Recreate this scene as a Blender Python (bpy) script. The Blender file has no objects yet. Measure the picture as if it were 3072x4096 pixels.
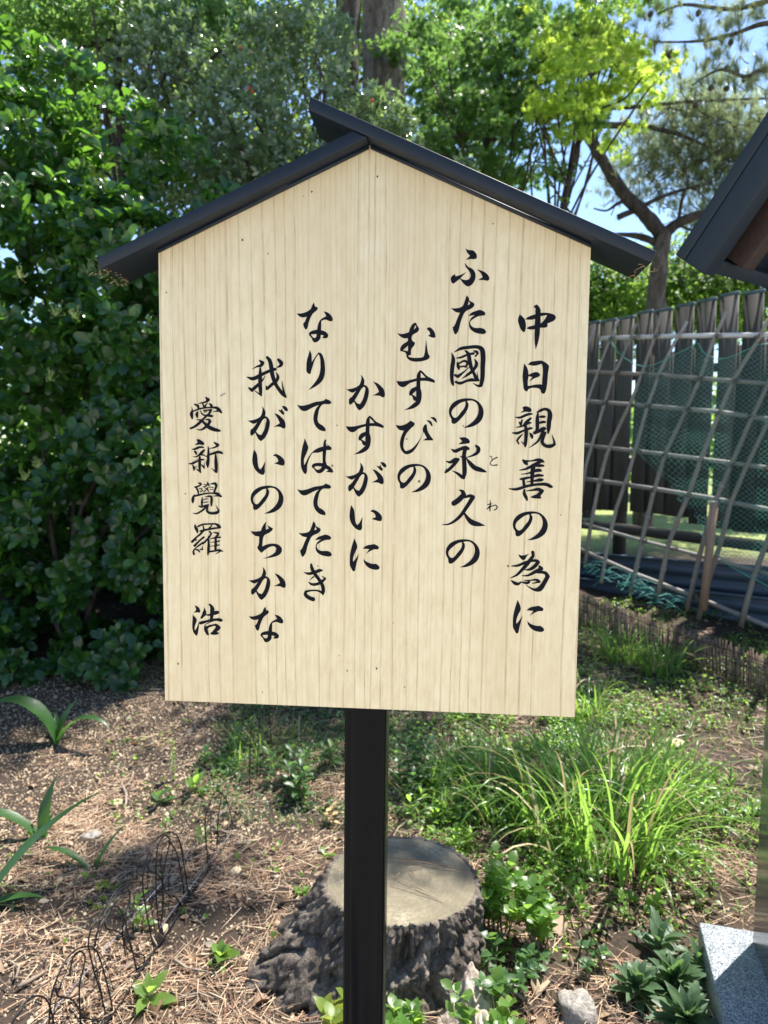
import bpy, math, random
import numpy as np
from mathutils import Vector, Matrix, noise, geometry
S = bpy.context.scene
COL = S.collection
rng = np.random.default_rng(7)
random.seed(7)
R = math.radians
# ------------------------------------------------------------------ camera, light, exposure
CAM = np.array([0.1176, -1.0825, 1.5])
YAW, PITCH, ROLL, FPX = -0.08371, -0.08244, 0.010985, 2838.0
_f = np.array([math.sin(YAW)*math.cos(PITCH), math.cos(YAW)*math.cos(PITCH), math.sin(PITCH)])
_r = np.cross(_f, [0, 0, 1]); _r /= np.linalg.norm(_r); _u = np.cross(_r, _f)
_r, _u = math.cos(ROLL)*_r + math.sin(ROLL)*_u, -math.sin(ROLL)*_r + math.cos(ROLL)*_u
cam_d = bpy.data.cameras.new('camera'); cam = bpy.data.objects.new('camera', cam_d); COL.objects.link(cam)
M = Matrix(((_r[0], _u[0], -_f[0], CAM[0]), (_r[1], _u[1], -_f[1], CAM[1]), (_r[2], _u[2], -_f[2], CAM[2]), (0, 0, 0, 1)))
cam.matrix_world = M
cam_d.sensor_fit = 'VERTICAL'; cam_d.sensor_height = 36; cam_d.sensor_width = 27
cam_d.lens = 36*FPX/4096
cam_d.clip_start = 0.05; cam_d.clip_end = 500
cam_d.dof.use_dof = True; cam_d.dof.focus_distance = 1.12; cam_d.dof.aperture_fstop = 6.5
S.camera = cam
SUN_EL, SUN_AZ = 62, 45            # azimuth measured from +Y towards +X
world = bpy.data.worlds.new('World'); S.world = world; world.use_nodes = True
wn = world.node_tree; wn.nodes.clear()
sky = wn.nodes.new('ShaderNodeTexSky'); sky.sky_type = 'NISHITA'; sky.sun_disc = False
sky.sun_elevation = R(SUN_EL); sky.sun_rotation = R(SUN_AZ); sky.air_density = 1.0; sky.dust_density = 0.15; sky.ozone_density = 3.0
bgn = wn.nodes.new('ShaderNodeBackground'); bgn.inputs[1].default_value = 0.11
wo = wn.nodes.new('ShaderNodeOutputWorld')
wn.links.new(sky.outputs[0], bgn.inputs[0]); wn.links.new(bgn.outputs[0], wo.inputs[0])
sd = bpy.data.lights.new('sun', 'SUN'); sd.energy = 5.0; sd.angle = R(0.55); sd.color = (1.0, 0.955, 0.88)
sun = bpy.data.objects.new('sun', sd); COL.objects.link(sun)
SUNV = Vector((math.sin(R(SUN_AZ))*math.cos(R(SUN_EL)), math.cos(R(SUN_AZ))*math.cos(R(SUN_EL)), math.sin(R(SUN_EL))))
sun.rotation_euler = SUNV.to_track_quat('Z', 'Y').to_euler(); sun.location = (3, 3, 8)
S.view_settings.view_transform = 'Standard'; S.view_settings.look = 'None'
S.view_settings.exposure = 1.42; S.view_settings.gamma = 1; S.view_settings.use_curve_mapping = False
S.render.engine = 'CYCLES'; S.cycles.max_bounces = 8; S.cycles.transparent_max_bounces = 4
S.cycles.diffuse_bounces = 4; S.cycles.glossy_bounces = 3; S.cycles.transmission_bounces = 4
S.cycles.sample_clamp_indirect = 6

# ------------------------------------------------------------------ placing helpers (design-time survey of the photograph)
def ray(px, py):
    d = _f + _r*((px-1536)/FPX) - _u*((py-2048)/FPX)
    return d
def at_y(px, py, Y):
    d = ray(px, py); t = (Y-CAM[1])/d[1]
    return CAM + d*t
def at_z(px, py, Z):
    d = ray(px, py); t = (Z-CAM[2])/d[2]
    return CAM + d*t
def at_d(px, py, dist):
    return CAM + ray(px, py)*dist
def at_plane(px, py, A, B):
    n = np.array([B[1]-A[1], A[0]-B[0], 0.0]); d = ray(px, py)
    return CAM + d*(np.dot(n, np.asarray(A)-CAM)/np.dot(n, d))
def gz(x, y):
    b = 0.15*max(0.0, min(y, 5.0)-1.6)
    t = min(1.0, max(0.0, (y-1.2)/0.8)); 
    v = b*(t*t*(3-2*t))
    v += 0.020*noise.noise((x*1.3, y*1.3, 3.1)) + 0.012*noise.noise((x*4, y*4, 7.7))
    return v
def G(px, py):
    d = ray(px, py); t = 0.5
    for i in range(4000):
        p = CAM + d*t
        if p[2] <= gz(p[0], p[1]): return p
        t += 0.004 if t < 4 else 0.02
    return p

# ------------------------------------------------------------------ mesh helpers
class MB:
    """collects triangles / quads as numpy blocks and links them as ONE mesh"""
    def __init__(s): s.v = []; s.f = []; s.n = 0
    def add(s, v, f):
        v = np.asarray(v, float).reshape(-1, 3); s.v.append(v)
        s.f.extend([[i+s.n for i in q] for q in f]); s.n += len(v); return s
    def scatter(s, tv, tf, P, X, Y, Z, sc):
        """template tv,tf copied to positions P with axes X,Y,Z and scale sc (N,3)"""
        tv = np.asarray(tv, float)
        V = (P[:, None, :] + tv[None, :, 0:1]*(X*sc[:, 0:1])[:, None, :] + tv[None, :, 1:2]*(Y*sc[:, 1:2])[:, None, :]
             + tv[None, :, 2:3]*(Z*sc[:, 2:3])[:, None, :])
        k = len(tv); V = V.reshape(-1, 3); s.v.append(V)
        s.blocks = getattr(s, 'blocks', [])
        s.blocks.append((s.n, len(P), k, tf)); s.n += len(V); return s
    def box(s, c, d, rz=0.0, m=None):
        c = np.asarray(c, float); hx, hy, hz = np.asarray(d, float)/2
        v = np.array([[x, y, z] for x in (-hx, hx) for y in (-hy, hy) for z in (-hz, hz)])
        if m is not None: v = v @ np.asarray(m).T
        elif rz: v = v @ np.array([[math.cos(rz), math.sin(rz), 0], [-math.sin(rz), math.cos(rz), 0], [0, 0, 1]])
        return s.add(v+c, [[0, 1, 3, 2], [4, 6, 7, 5], [0, 4, 5, 1], [2, 3, 7, 6], [0, 2, 6, 4], [1, 5, 7, 3]])
    def tube(s, pts, rad, n=8, wob=0.0, cap=True):
        pts = [np.asarray(p, float) for p in pts]; k = len(pts)
        rad = [rad]*k if np.isscalar(rad) else list(rad)
        up = np.array([0.3, 0.2, 1.0]); V = []
        for i, p in enumerate(pts):
            t = pts[min(i+1, k-1)]-pts[max(i-1, 0)]; t = t/(np.linalg.norm(t)+1e-9)
            if i == 0:
                a = np.cross(t, up if abs(np.dot(t, up)) < 1.0 else [1, 0, 0]); 
            else: a = a - t*np.dot(a, t)
            a = a/(np.linalg.norm(a)+1e-9); b = np.cross(t, a)
            for j in range(n):
                q = 2*math.pi*j/n; rr = rad[i]*(1+wob*noise.noise((p[0]*9+math.cos(q)*1.3, p[1]*9+math.sin(q)*1.3, p[2]*6)))
                V.append(p + a*math.cos(q)*rr + b*math.sin(q)*rr)
        F = [[i*n+j, i*n+(j+1) % n, (i+1)*n+(j+1) % n, (i+1)*n+j] for i in range(k-1) for j in range(n)]
        if cap: F += [list(range(n))[::-1], list(range((k-1)*n, k*n))]
        return s.add(V, F)
    def mesh(s, name, mat, smooth=False):
        me = bpy.data.meshes.new(name)
        V = np.concatenate(s.v) if s.v else np.zeros((0, 3))
        loops = []; starts = []; pos = 0
        if s.f:
            ln = np.array([len(q) for q in s.f]); loops.append(np.array([i for q in s.f for i in q], np.int32))
            starts.append(np.concatenate([[0], np.cumsum(ln)[:-1]])); pos = int(ln.sum())
        for (off, N, k, tf) in getattr(s, 'blocks', []):
            ln = np.array([len(q) for q in tf]); fl = np.array([i for q in tf for i in q])
            loops.append(((np.arange(N)*k+off)[:, None] + fl[None, :]).ravel().astype(np.int32))
            st0 = np.concatenate([[0], np.cumsum(ln)[:-1]]); tot = int(ln.sum())
            starts.append(((np.arange(N)*tot)[:, None] + st0[None, :]).ravel() + pos); pos += tot*N
        L = np.concatenate(loops); ST = np.concatenate(starts).astype(np.int32)
        me.vertices.add(len(V)); me.vertices.foreach_set('co', V.astype(np.float32).ravel())
        me.loops.add(len(L)); me.loops.foreach_set('vertex_index', L)
        me.polygons.add(len(ST)); me.polygons.foreach_set('loop_start', ST)
        if smooth: me.polygons.foreach_set('use_smooth', np.ones(len(ST), bool))
        me.update(calc_edges=True)
        if mat: me.materials.append(mat)
        return me
    def obj(s, name, mat, parent=None, smooth=False):
        o = bpy.data.objects.new(name, s.mesh(name, mat, smooth)); COL.objects.link(o); o.parent = parent
        return o
def tag(o, label=None, cat=None, group=None, kind=None):
    if label: o['label'] = label
    if cat: o['category'] = cat
    if group: o['group'] = group
    if kind: o['kind'] = kind
    return o
def thing(name, label, cat, loc=(0, 0, 0), group=None):
    o = bpy.data.objects.new(name, None); COL.objects.link(o); o.location = Vector(loc); o.empty_display_size = 0.1
    return tag(o, label, cat, group)
def keep(o, parent):
    """parent o, whose mesh is in world coordinates, without moving it"""
    o.parent = parent; o.matrix_parent_inverse = Matrix.Translation(-parent.location); return o
def inst(name, me, parent, M4):
    o = bpy.data.objects.new(name, me); COL.objects.link(o)
    o.parent = parent; o.matrix_parent_inverse = Matrix.Translation(-parent.location); o.matrix_basis = M4; return o
def unit(a): 
    a = np.asarray(a, float); return a/(np.linalg.norm(a, axis=-1, keepdims=True)+1e-9)
def frames(Y, up=None, roll=None):
    """leaf axes: Y along the leaf, Z its upper side"""
    Y = unit(Y); U = np.array([0, 0, 1.0]) if up is None else up
    X = np.cross(Y, U + 0.05*rng.normal(size=Y.shape)); X = unit(X); Z = np.cross(X, Y)
    if roll is not None:
        c, s_ = np.cos(roll)[:, None], np.sin(roll)[:, None]; X, Z = X*c+Z*s_, Z*c-X*s_
    return X, Y, Z

# ------------------------------------------------------------------ materials
def NT(name):
    m = bpy.data.materials.new(name); m.use_nodes = True; t = m.node_tree; t.nodes.clear()
    out = t.nodes.new('ShaderNodeOutputMaterial'); return m, t, out
def nd(t, typ, **k):
    n = t.nodes.new(typ)
    for a, b in k.items():
        if a.startswith('i_'): n.inputs[int(a[2:]) if a[2:].isdigit() else a[2:].replace('_', ' ')].default_value = b
        else: setattr(n, a, b)
    return n
def ramp(t, stops, fac=None, interp='LINEAR'):
    n = t.nodes.new('ShaderNodeValToRGB'); cr = n.color_ramp; cr.interpolation = interp
    while len(cr.elements) < len(stops): cr.elements.new(0.5)
    for e, (p, c) in zip(cr.elements, stops): e.position = p; e.color = (*c, 1) if len(c) == 3 else c
    if fac is not None: t.links.new(fac, n.inputs[0])
    return n
def noise_n(t, vec, scale, detail=4, rough=0.6, dist=0.0):
    n = nd(t, 'ShaderNodeTexNoise', i_Scale=scale, i_Detail=detail, i_Roughness=rough, i_Distortion=dist)
    if vec is not None: t.links.new(vec, n.inputs['Vector'])
    return n
def mapping(t, vec, scale=(1, 1, 1), loc=(0, 0, 0), rot=(0, 0, 0)):
    n = t.nodes.new('ShaderNodeMapping'); n.inputs['Scale'].default_value = scale; n.inputs['Location'].default_value = loc
    n.inputs['Rotation'].default_value = rot
    t.links.new(vec, n.inputs['Vector']); return n.outputs[0]
def math_n(t, op, a, b=None):
    n = nd(t, 'ShaderNodeMath', operation=op)
    for i, v in enumerate((a, b)):
        if v is None: continue
        if isinstance(v, (int, float)): n.inputs[i].default_value = v
        else: t.links.new(v, n.inputs[i])
    return n.outputs[0]
def mixc(t, fac, a, b, typ='MIX'):
    n = nd(t, 'ShaderNodeMix', data_type='RGBA', blend_type=typ)
    for i, v in ((0, fac), (6, a), (7, b)):
        if isinstance(v, (int, float)): n.inputs[i].default_value = v
        elif isinstance(v, tuple): n.inputs[i].default_value = (*v, 1)
        else: t.links.new(v, n.inputs[i])
    return n.outputs[2]
def bsdf(t, out, col, rough=0.6, spec=0.5, bump=None, bstr=0.3, bdist=0.01, metal=0.0):
    p = t.nodes.new('ShaderNodeBsdfPrincipled')
    if isinstance(col, tuple): p.inputs['Base Color'].default_value = (*col, 1)
    else: t.links.new(col, p.inputs['Base Color'])
    if isinstance(rough, (int, float)): p.inputs['Roughness'].default_value = rough
    else: t.links.new(rough, p.inputs['Roughness'])
    p.inputs['Specular IOR Level'].default_value = spec; p.inputs['Metallic'].default_value = metal
    if bump is not None:
        b = nd(t, 'ShaderNodeBump', i_Strength=bstr, i_Distance=bdist); t.links.new(bump, b.inputs['Height']); t.links.new(b.outputs[0], p.inputs['Normal'])
    if out is not None: t.links.new(p.outputs[0], out.inputs[0])
    return p
def rnd(t):
    g = t.nodes.new('ShaderNodeNewGeometry'); o = t.nodes.new('ShaderNodeObjectInfo')
    return math_n(t, 'FRACT', math_n(t, 'ADD', g.outputs['Random Per Island'], o.outputs['Random']))
def leaf_mat(name, cols, tr, tmix=0.4, rough=0.35, spec=0.5, vein=True):
    """thin leaf: glossy upper cuticle plus light coming through the blade; cols vary from leaf to leaf"""
    m, t, out = NT(name); r = rnd(t)
    k = len(cols); c = ramp(t, [((i+0.5)/k, x) for i, x in enumerate(cols)], r)
    pos = t.nodes.new('ShaderNodeNewGeometry').outputs['Position']
    n = noise_n(t, pos, 60, 3)
    col = mixc(t, math_n(t, 'MULTIPLY', n.outputs[0], 0.5), c.outputs[0], tuple(x*0.55 for x in cols[0]))
    rr = math_n(t, 'ADD', math_n(t, 'MULTIPLY', n.outputs[0], 0.25), rough-0.1)
    p = bsdf(t, None, col, rr, spec, n.outputs[0], 0.25, 0.004)
    tl = t.nodes.new('ShaderNodeBsdfTranslucent')
    tc = ramp(t, [(0.0, tuple(x*0.75 for x in tr)), (1.0, tuple(min(1, x*1.25) for x in tr))], r)
    t.links.new(tc.outputs[0], tl.inputs[0])
    mx = t.nodes.new('ShaderNodeMixShader'); mx.inputs[0].default_value = tmix
    t.links.new(p.outputs[0], mx.inputs[1]); t.links.new(tl.outputs[0], mx.inputs[2]); t.links.new(mx.outputs[0], out.inputs[0])
    return m
def vary_mat(name, cols, rough=0.7, spec=0.3, nscale=40, amp=0.5, bstr=0.3, bdist=0.003):
    m, t, out = NT(name); r = rnd(t); k = len(cols)
    c = ramp(t, [((i+0.5)/k, x) for i, x in enumerate(cols)], r)
    pos = t.nodes.new('ShaderNodeNewGeometry').outputs['Position']; n = noise_n(t, pos, nscale, 5)
    f = ramp(t, [(0.35, (0, 0, 0)), (0.7, (1, 1, 1))], n.outputs[0])
    col = mixc(t, math_n(t, 'MULTIPLY', f.outputs[0], amp), c.outputs[0], tuple(x*0.45 for x in cols[0]))
    bsdf(t, out, col, rough, spec, n.outputs[0], bstr, bdist); return m
# ------------------------------------------------------------------ ground
def build_ground():
    def axis(lo, a, b, hi, fine, g):
        mid = list(np.arange(a, b, fine)); out = []; st = fine; x = a
        while x > lo: st *= g; x -= st; out.append(x)
        out = out[::-1]; st = fine; x = mid[-1]; r = []
        while x < hi: st *= g; x += st; r.append(x)
        return np.array(out+mid+r)
    xs = axis(-120, -1.7, 2.6, 120, 0.022, 1.12); ys = axis(-60, 0.45, 4.6, 160, 0.022, 1.12)
    V = []
    for y in ys:
        for x in xs:
            z = gz(x, y)
            if -2.5 < x < 3.5 and 0.2 < y < 6:
                z += 0.006*noise.noise((x*22, y*22, 1)) + 0.004*noise.noise((x*55, y*55, 5))
            V.append((x, y, z))
    nx = len(xs); ny = len(ys)
    F = [[j*nx+i, j*nx+i+1, (j+1)*nx+i+1, (j+1)*nx+i] for j in range(ny-1) for i in range(nx-1)]
    m, t, out = NT('soil')
    pos = t.nodes.new('ShaderNodeNewGeometry').outputs['Position']
    n1 = noise_n(t, pos, 2.2, 5); n2 = noise_n(t, pos, 70, 6, 0.75)
    c1 = ramp(t, [(0.3, (0.03, 0.021, 0.016)), (0.6, (0.085, 0.06, 0.043)), (0.75, (0.17, 0.125, 0.085))], n2.outputs[0])
    c2 = ramp(t, [(0.3, (0.02, 0.015, 0.012)), (0.65, (0.06, 0.043, 0.032)), (0.8, (0.2, 0.155, 0.11))], n2.outputs[0])
    col = mixc(t, ramp(t, [(0.4, (0, 0, 0)), (0.6, (1, 1, 1))], n1.outputs[0]).outputs[0], c1.outputs[0], c2.outputs[0])
    # unseen gravel before the bed, added pale to bounce light at the panel, grass beyond the fence
    sx = nd(t, 'ShaderNodeSeparateXYZ'); t.links.new(pos, sx.inputs[0])
    v = nd(t, 'ShaderNodeTexVoronoi', i_Scale=90.0); t.links.new(pos, v.inputs['Vector'])
    gr = ramp(t, [(0.0, (0.42, 0.38, 0.32)), (0.5, (0.58, 0.54, 0.47)), (1.0, (0.34, 0.31, 0.27))], v.outputs['Color'])
    near = ramp(t, [(0.0, (1, 1, 1)), (0.35, (0, 0, 0))], math_n(t, 'ADD', sx.outputs[1], 0.1))
    col = mixc(t, near.outputs[0], col, gr.outputs[0])
    ng = noise_n(t, pos, 30, 5)
    gg = ramp(t, [(0.3, (0.12, 0.17, 0.04)), (0.7, (0.32, 0.34, 0.13))], ng.outputs[0])
    far = ramp(t, [(0.0, (0, 0, 0)), (1.0, (1, 1, 1))], math_n(t, 'SUBTRACT', sx.outputs[1], 6.0))
    col = mixc(t, far.outputs[0], col, gg.outputs[0])
    bsdf(t, out, col, 0.9, 0.2, n2.outputs[0], 0.8, 0.012)
    tag(MB().add(V, F).obj('ground', m, smooth=True), kind='structure')
build_ground()

# ------------------------------------------------------------------ notice board
def wood_panel_mat():
    m, t, out = NT('pale_cedar')
    oc = t.nodes.new('ShaderNodeTexCoord').outputs['Object']
    sx = nd(t, 'ShaderNodeSeparateXYZ'); t.links.new(oc, sx.inputs[0])
    wob = noise_n(t, mapping(t, oc, (3, 1, 2.2)), 1.0, 3)
    ax = math_n(t, 'ABSOLUTE', math_n(t, 'SUBTRACT', sx.outputs[0], 0.004))           # book-matched veneer about the middle
    px = math_n(t, 'ADD', ax, math_n(t, 'MULTIPLY', math_n(t, 'SUBTRACT', wob.outputs[0], 0.5), 0.012))
    cx = nd(t, 'ShaderNodeCombineXYZ'); t.links.new(px, cx.inputs[0]); t.links.new(sx.outputs[2], cx.inputs[2])
    def contour(k, sc, amp, w, loc, fade):
        nn = noise_n(t, mapping(t, cx.outputs[0], sc, loc), 1.0, 2, 0.5)
        f = math_n(t, 'ADD', math_n(t, 'MULTIPLY', px, k), math_n(t, 'MULTIPLY', nn.outputs[0], amp))
        d = math_n(t, 'ABSOLUTE', math_n(t, 'SUBTRACT', math_n(t, 'FRACT', f), 0.5))
        fd = noise_n(t, mapping(t, cx.outputs[0], (28, 1, 0.9), loc), 1.0, 2, 0.5)
        q = ramp(t, [(0.0, (1, 1, 1)), (w*0.4, (0.85, 0.85, 0.85)), (w, (0, 0, 0))], d)
        return math_n(t, 'MULTIPLY', q.outputs[0], ramp(t, [(fade, (0, 0, 0)), (fade+0.16, (1, 1, 1))], fd.outputs[0]).outputs[0])
    class _O: pass
    l, l2 = _O(), _O()
    l.outputs = [contour(56, (11, 1, 0.5), 2.4, 0.10, (0, 0, 0), 0.33)]
    l2.outputs = [contour(140, (16, 1, 0.9), 3.0, 0.18, (5, 0, 2), 0.42)]
    fib = noise_n(t, mapping(t, oc, (420, 1, 14)), 1.0, 3, 0.7)
    brk = noise_n(t, mapping(t, oc, (110, 1, 16)), 1.0, 5, 0.7)
    mot = noise_n(t, mapping(t, oc, (90, 1, 28)), 1.0, 4)
    big = noise_n(t, mapping(t, cx.outputs[0], (16, 1, 1.4)), 1.0, 2)
    base = ramp(t, [(0.3, (0.64, 0.52, 0.325)), (0.5, (0.715, 0.60, 0.39)), (0.72, (0.77, 0.665, 0.46))], mot.outputs[0])
    c = mixc(t, math_n(t, 'MULTIPLY', fib.outputs[0], 0.28), base.outputs[0], (0.52, 0.405, 0.235))
    c = mixc(t, ramp(t, [(0.42, (0, 0, 0)), (0.66, (0.5, 0.5, 0.5))], big.outputs[0]).outputs[0], c, (0.60, 0.45, 0.26))
    k = math_n(t, 'MULTIPLY', l.outputs[0], math_n(t, 'ADD', math_n(t, 'MULTIPLY', ramp(t, [(0.36, (0.12, 0.12, 0.12)), (0.62, (1, 1, 1))], brk.outputs[0]).outputs[0], 0.85), 0.02))
    c = mixc(t, math_n(t, 'MULTIPLY', k, 0.8), c, (0.33, 0.235, 0.115))
    c = mixc(t, math_n(t, 'MULTIPLY', math_n(t, 'MULTIPLY', l2.outputs[0], brk.outputs[0]), 0.5), c, (0.42, 0.31, 0.16))
    # a handful of pin-head rust specks
    vo = nd(t, 'ShaderNodeTexVoronoi', i_Scale=11.0); vo.voronoi_dimensions = '3D'; t.links.new(oc, vo.inputs['Vector'])
    sp = ramp(t, [(0.0, (1, 1, 1)), (0.022, (1, 1, 1)), (0.03, (0, 0, 0))], vo.outputs['Distance'])
    c = mixc(t, math_n(t, 'MULTIPLY', sp.outputs[0], 0.85), c, (0.09, 0.05, 0.025))
    bsdf(t, out, c, 0.42, 0.35, fib.outputs[0], 0.12, 0.0008); return m
def paint_mat(name, col, rough, dust=0.12, spec=0.32):
    m, t, out = NT(name)
    pos = t.nodes.new('ShaderNodeTexCoord').outputs['Object']
    n = noise_n(t, mapping(t, pos, (30, 30, 3)), 1.0, 5, 0.7); s = noise_n(t, pos, 260, 3, 0.6); b = noise_n(t, pos, 6, 4)
    f = ramp(t, [(0.52, (0, 0, 0)), (0.78, (1, 1, 1))], n.outputs[0])
    c = mixc(t, math_n(t, 'MULTIPLY', f.outputs[0], dust), col, (0.16, 0.15, 0.13))
    sp = ramp(t, [(0.72, (0, 0, 0)), (0.78, (1, 1, 1))], s.outputs[0])
    c = mixc(t, math_n(t, 'MULTIPLY', sp.outputs[0], dust*2.2), c, (0.3, 0.28, 0.24))
    rr = math_n(t, 'ADD', math_n(t, 'MULTIPLY', b.outputs[0], 0.3), rough-0.12)
    bsdf(t, out, c, rr, spec, n.outputs[0], 0.25, 0.0012); return m
M_panel = wood_panel_mat()
M_roof = paint_mat('black_roof_paint', (0.006, 0.010, 0.017), 0.45, 0.02)
M_post = paint_mat('black_gloss_paint', (0.0022, 0.0022, 0.0034), 0.24, 0.008, 0.09)
M_ink, _t, _o = NT('sign_ink'); bsdf(_t, _o, (0.004, 0.004, 0.008), 0.6, 0.12)
ZB, HB, PB, HW, TH = 1.5-0.40143, 0.70952, 0.85603, 0.325, 0.022
sign = thing('signboard', 'pale wooden notice board with a black gabled roof on a square black post', 'signboard', (0, 0, 0))
def bevel(o, w, seg=2):
    b = o.modifiers.new('bevel', 'BEVEL'); b.width = w; b.segments = seg; b.limit_method = 'ANGLE'; return o
def prism(poly, y0, y1):
    """polygon in (x,z) extruded from y0 to y1"""
    n = len(poly); V = [(x, y0, z) for x, z in poly]+[(x, y1, z) for x, z in poly]
    F = [list(range(n)), list(range(2*n-1, n-1, -1))]+[[i, i+n, (i+1) % n+n, (i+1) % n] for i in range(n)]
    return MB().add(V, F)
panel = prism([(-HW, ZB), (HW, ZB), (HW, ZB+HB), (0, ZB+PB), (-HW, ZB+HB)], 0.0, TH).obj('panel', M_panel, sign)
bevel(panel, 0.0012)
# post: core with two raised edge strips and a shallow groove on the front
pw, pd, pcx = 0.0325, 0.079, 0.5*(at_y(1377, 2848, TH)[0]+at_y(1544, 2852, TH)[0])
pw = 0.5*(at_y(1546, 2860, TH)[0]-at_y(1382, 2860, TH)[0]); y0 = TH+0.001
prof = [(-pw, 0.003), (-pw+0.003, 0), (-pw+0.0065, 0), (-pw+0.0075, 0.0018), (-pw+0.0095, 0.0018), (-pw+0.0105, 0.0004), (pw-0.0105, 0.0004), (pw-0.0095, 0.0018), (pw-0.0075, 0.0018), (pw-0.0065, 0), (pw-0.003, 0), (pw, 0.003), (pw, pd-0.003), (pw-0.003, pd), (-pw+0.003, pd), (-pw, pd-0.003)]
n = len(prof); zs = [-0.3]+list(np.linspace(0, ZB+PB-0.06, 14))
V = [(pcx+x, y0+y, z) for z in zs for x, y in prof]
F = [[i*n+j, i*n+(j+1) % n, (i+1)*n+(j+1) % n, (i+1)*n+j] for i in range(len(zs)-1) for j in range(n)]+[list(range(n))[::-1], list(range((len(zs)-1)*n, len(zs)*n))]
MB().add(V, F).obj('post', M_post, sign)
# roof planks
sl = (PB-HB)/HW; ca = 1/math.sqrt(1+sl*sl); sa = sl*ca
yf, yb = -0.030, 0.066
th = 0.0175
xl = at_y(400, 1077, yf)[0]; xr = at_y(2606, 1055, yf)[0]
e = -0.0012
def zline(x, s): return ZB+PB+e - abs(x)*sl if s else 0
# right plank runs on past the ridge; its underside follows the panel's right slope
tipx = at_y(1232, 428, yf)[0]
zr = lambda x: ZB+PB+e - x*sl
zl = lambda x: ZB+PB+e + x*sl
nx_, nz_ = sa*th, ca*th
right = prism([(tipx, zr(tipx)), (xr, zr(xr)), (xr+nx_*0.9, zr(xr)+nz_), (tipx+nx_*0.4, zr(tipx+nx_*0.4)+th/ca)], yf, yb).obj('roof_board', M_roof, sign)
jx = -0.0002
left = prism([(xl, zl(xl)), (jx-0.001, zl(jx)-0.001), (-th/(2*sl*ca)-0.001, zr(-th/(2*sl*ca))-0.0012), (xl-nx_*0.9, zl(xl)+nz_)], yf+0.001, yb-0.001).obj('roof_board', M_roof, sign)
bevel(right, 0.0012); bevel(left, 0.0012)
# thin dark battens under the roof along the top of the panel, standing on its face
for sgn, nm in ((-1, 'batten'), (1, 'batten')):
    p = [(sgn*(HW-0.001), ZB+HB-0.0005), (sgn*0.0015, ZB+PB-0.0015), (sgn*0.0015, ZB+PB-0.0075), (sgn*(HW-0.001), ZB+HB-0.0065)]
    if sgn > 0: p = p[::-1]
    prism(p, -0.005, -0.0004).obj(nm, M_roof, sign)
# dry debris and cobweb caught at the two eave ends
M_deb = vary_mat('dry_debris', [(0.26, 0.19, 0.10), (0.42, 0.34, 0.2), (0.12, 0.08, 0.045)], 0.9)
for (c0, n_) in ((at_y(430, 1095, 0.0), 60), (at_y(2592, 1080, 0.0), 45)):
    d = MB(); s_ = -1 if c0[0] < 0 else 1
    for i in range(n_):
        t_ = random.random(); x_ = c0[0]+random.uniform(-0.008, 0.012)*(1 if s_ < 0 else -1); y_ = random.uniform(yf-0.001, yb-0.01)
        z_ = (zl(x_) if s_ < 0 else zr(x_))-random.uniform(0.0, 0.004)
        dv = np.array([random.uniform(-1, 1), random.uniform(-1, 1), random.uniform(-.8, .3)])*random.uniform(0.003, 0.009)
        p0 = np.array([x_, y_, z_]); d.tube([p0, p0+dv*.5+[0, 0, .001], p0+dv], [.0005, .0006, .0002], 4)
    tag(d.obj('leaf_debris', M_deb, sign), kind='stuff')

# small flecks of dirt and rust stuck to the face
M_fleck, _t, _o = NT('rust_fleck'); bsdf(_t, _o, (0.09, 0.05, 0.03), 0.8, 0.2)
fl = MB()
for (px, py, r_) in ((970, 960, 4.5), (1072, 1014, 3), (1247, 767, 4), (1213, 785, 2.5), (2032, 2264, 5), (1389, 2683, 3.5), (1506, 2674, 4.5), (1050, 2769, 3), (1618, 2748, 3), (1348, 1701, 3), (1271, 2264, 3), (1627, 1756, 3.5), (1852, 1703, 3), (1510, 705, 4), (1972, 895, 3), (665, 1170, 3), (712, 2655, 4), (742, 1975, 3), (2243, 2060, 2.5), (1357, 2623, 2.5), (1573, 2492, 2.5)):
    c = at_y(px, py, -0.0003); s_ = r_/2838*1.1
    fl.add([(c[0]+s_*math.cos(q*1.05)*random.uniform(.6, 1.1), -0.0003-(0.0006 if q == 6 else 0), c[2]+s_*math.sin(q*1.05)*random.uniform(.7, 1.4)) for q in range(6)]+[(c[0], -0.0012, c[2])], [[q, (q+1) % 6, 6] for q in range(6)])
A_, B_, C_ = at_y(881, 1585, -.002), at_y(890, 1578, -.002), at_y(902, 1572, -.002); fl.tube([A_, B_, C_], [.0006, .0007, .0003], 4)
tag(fl.obj('flecks', M_fleck, panel), kind='stuff')

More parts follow.
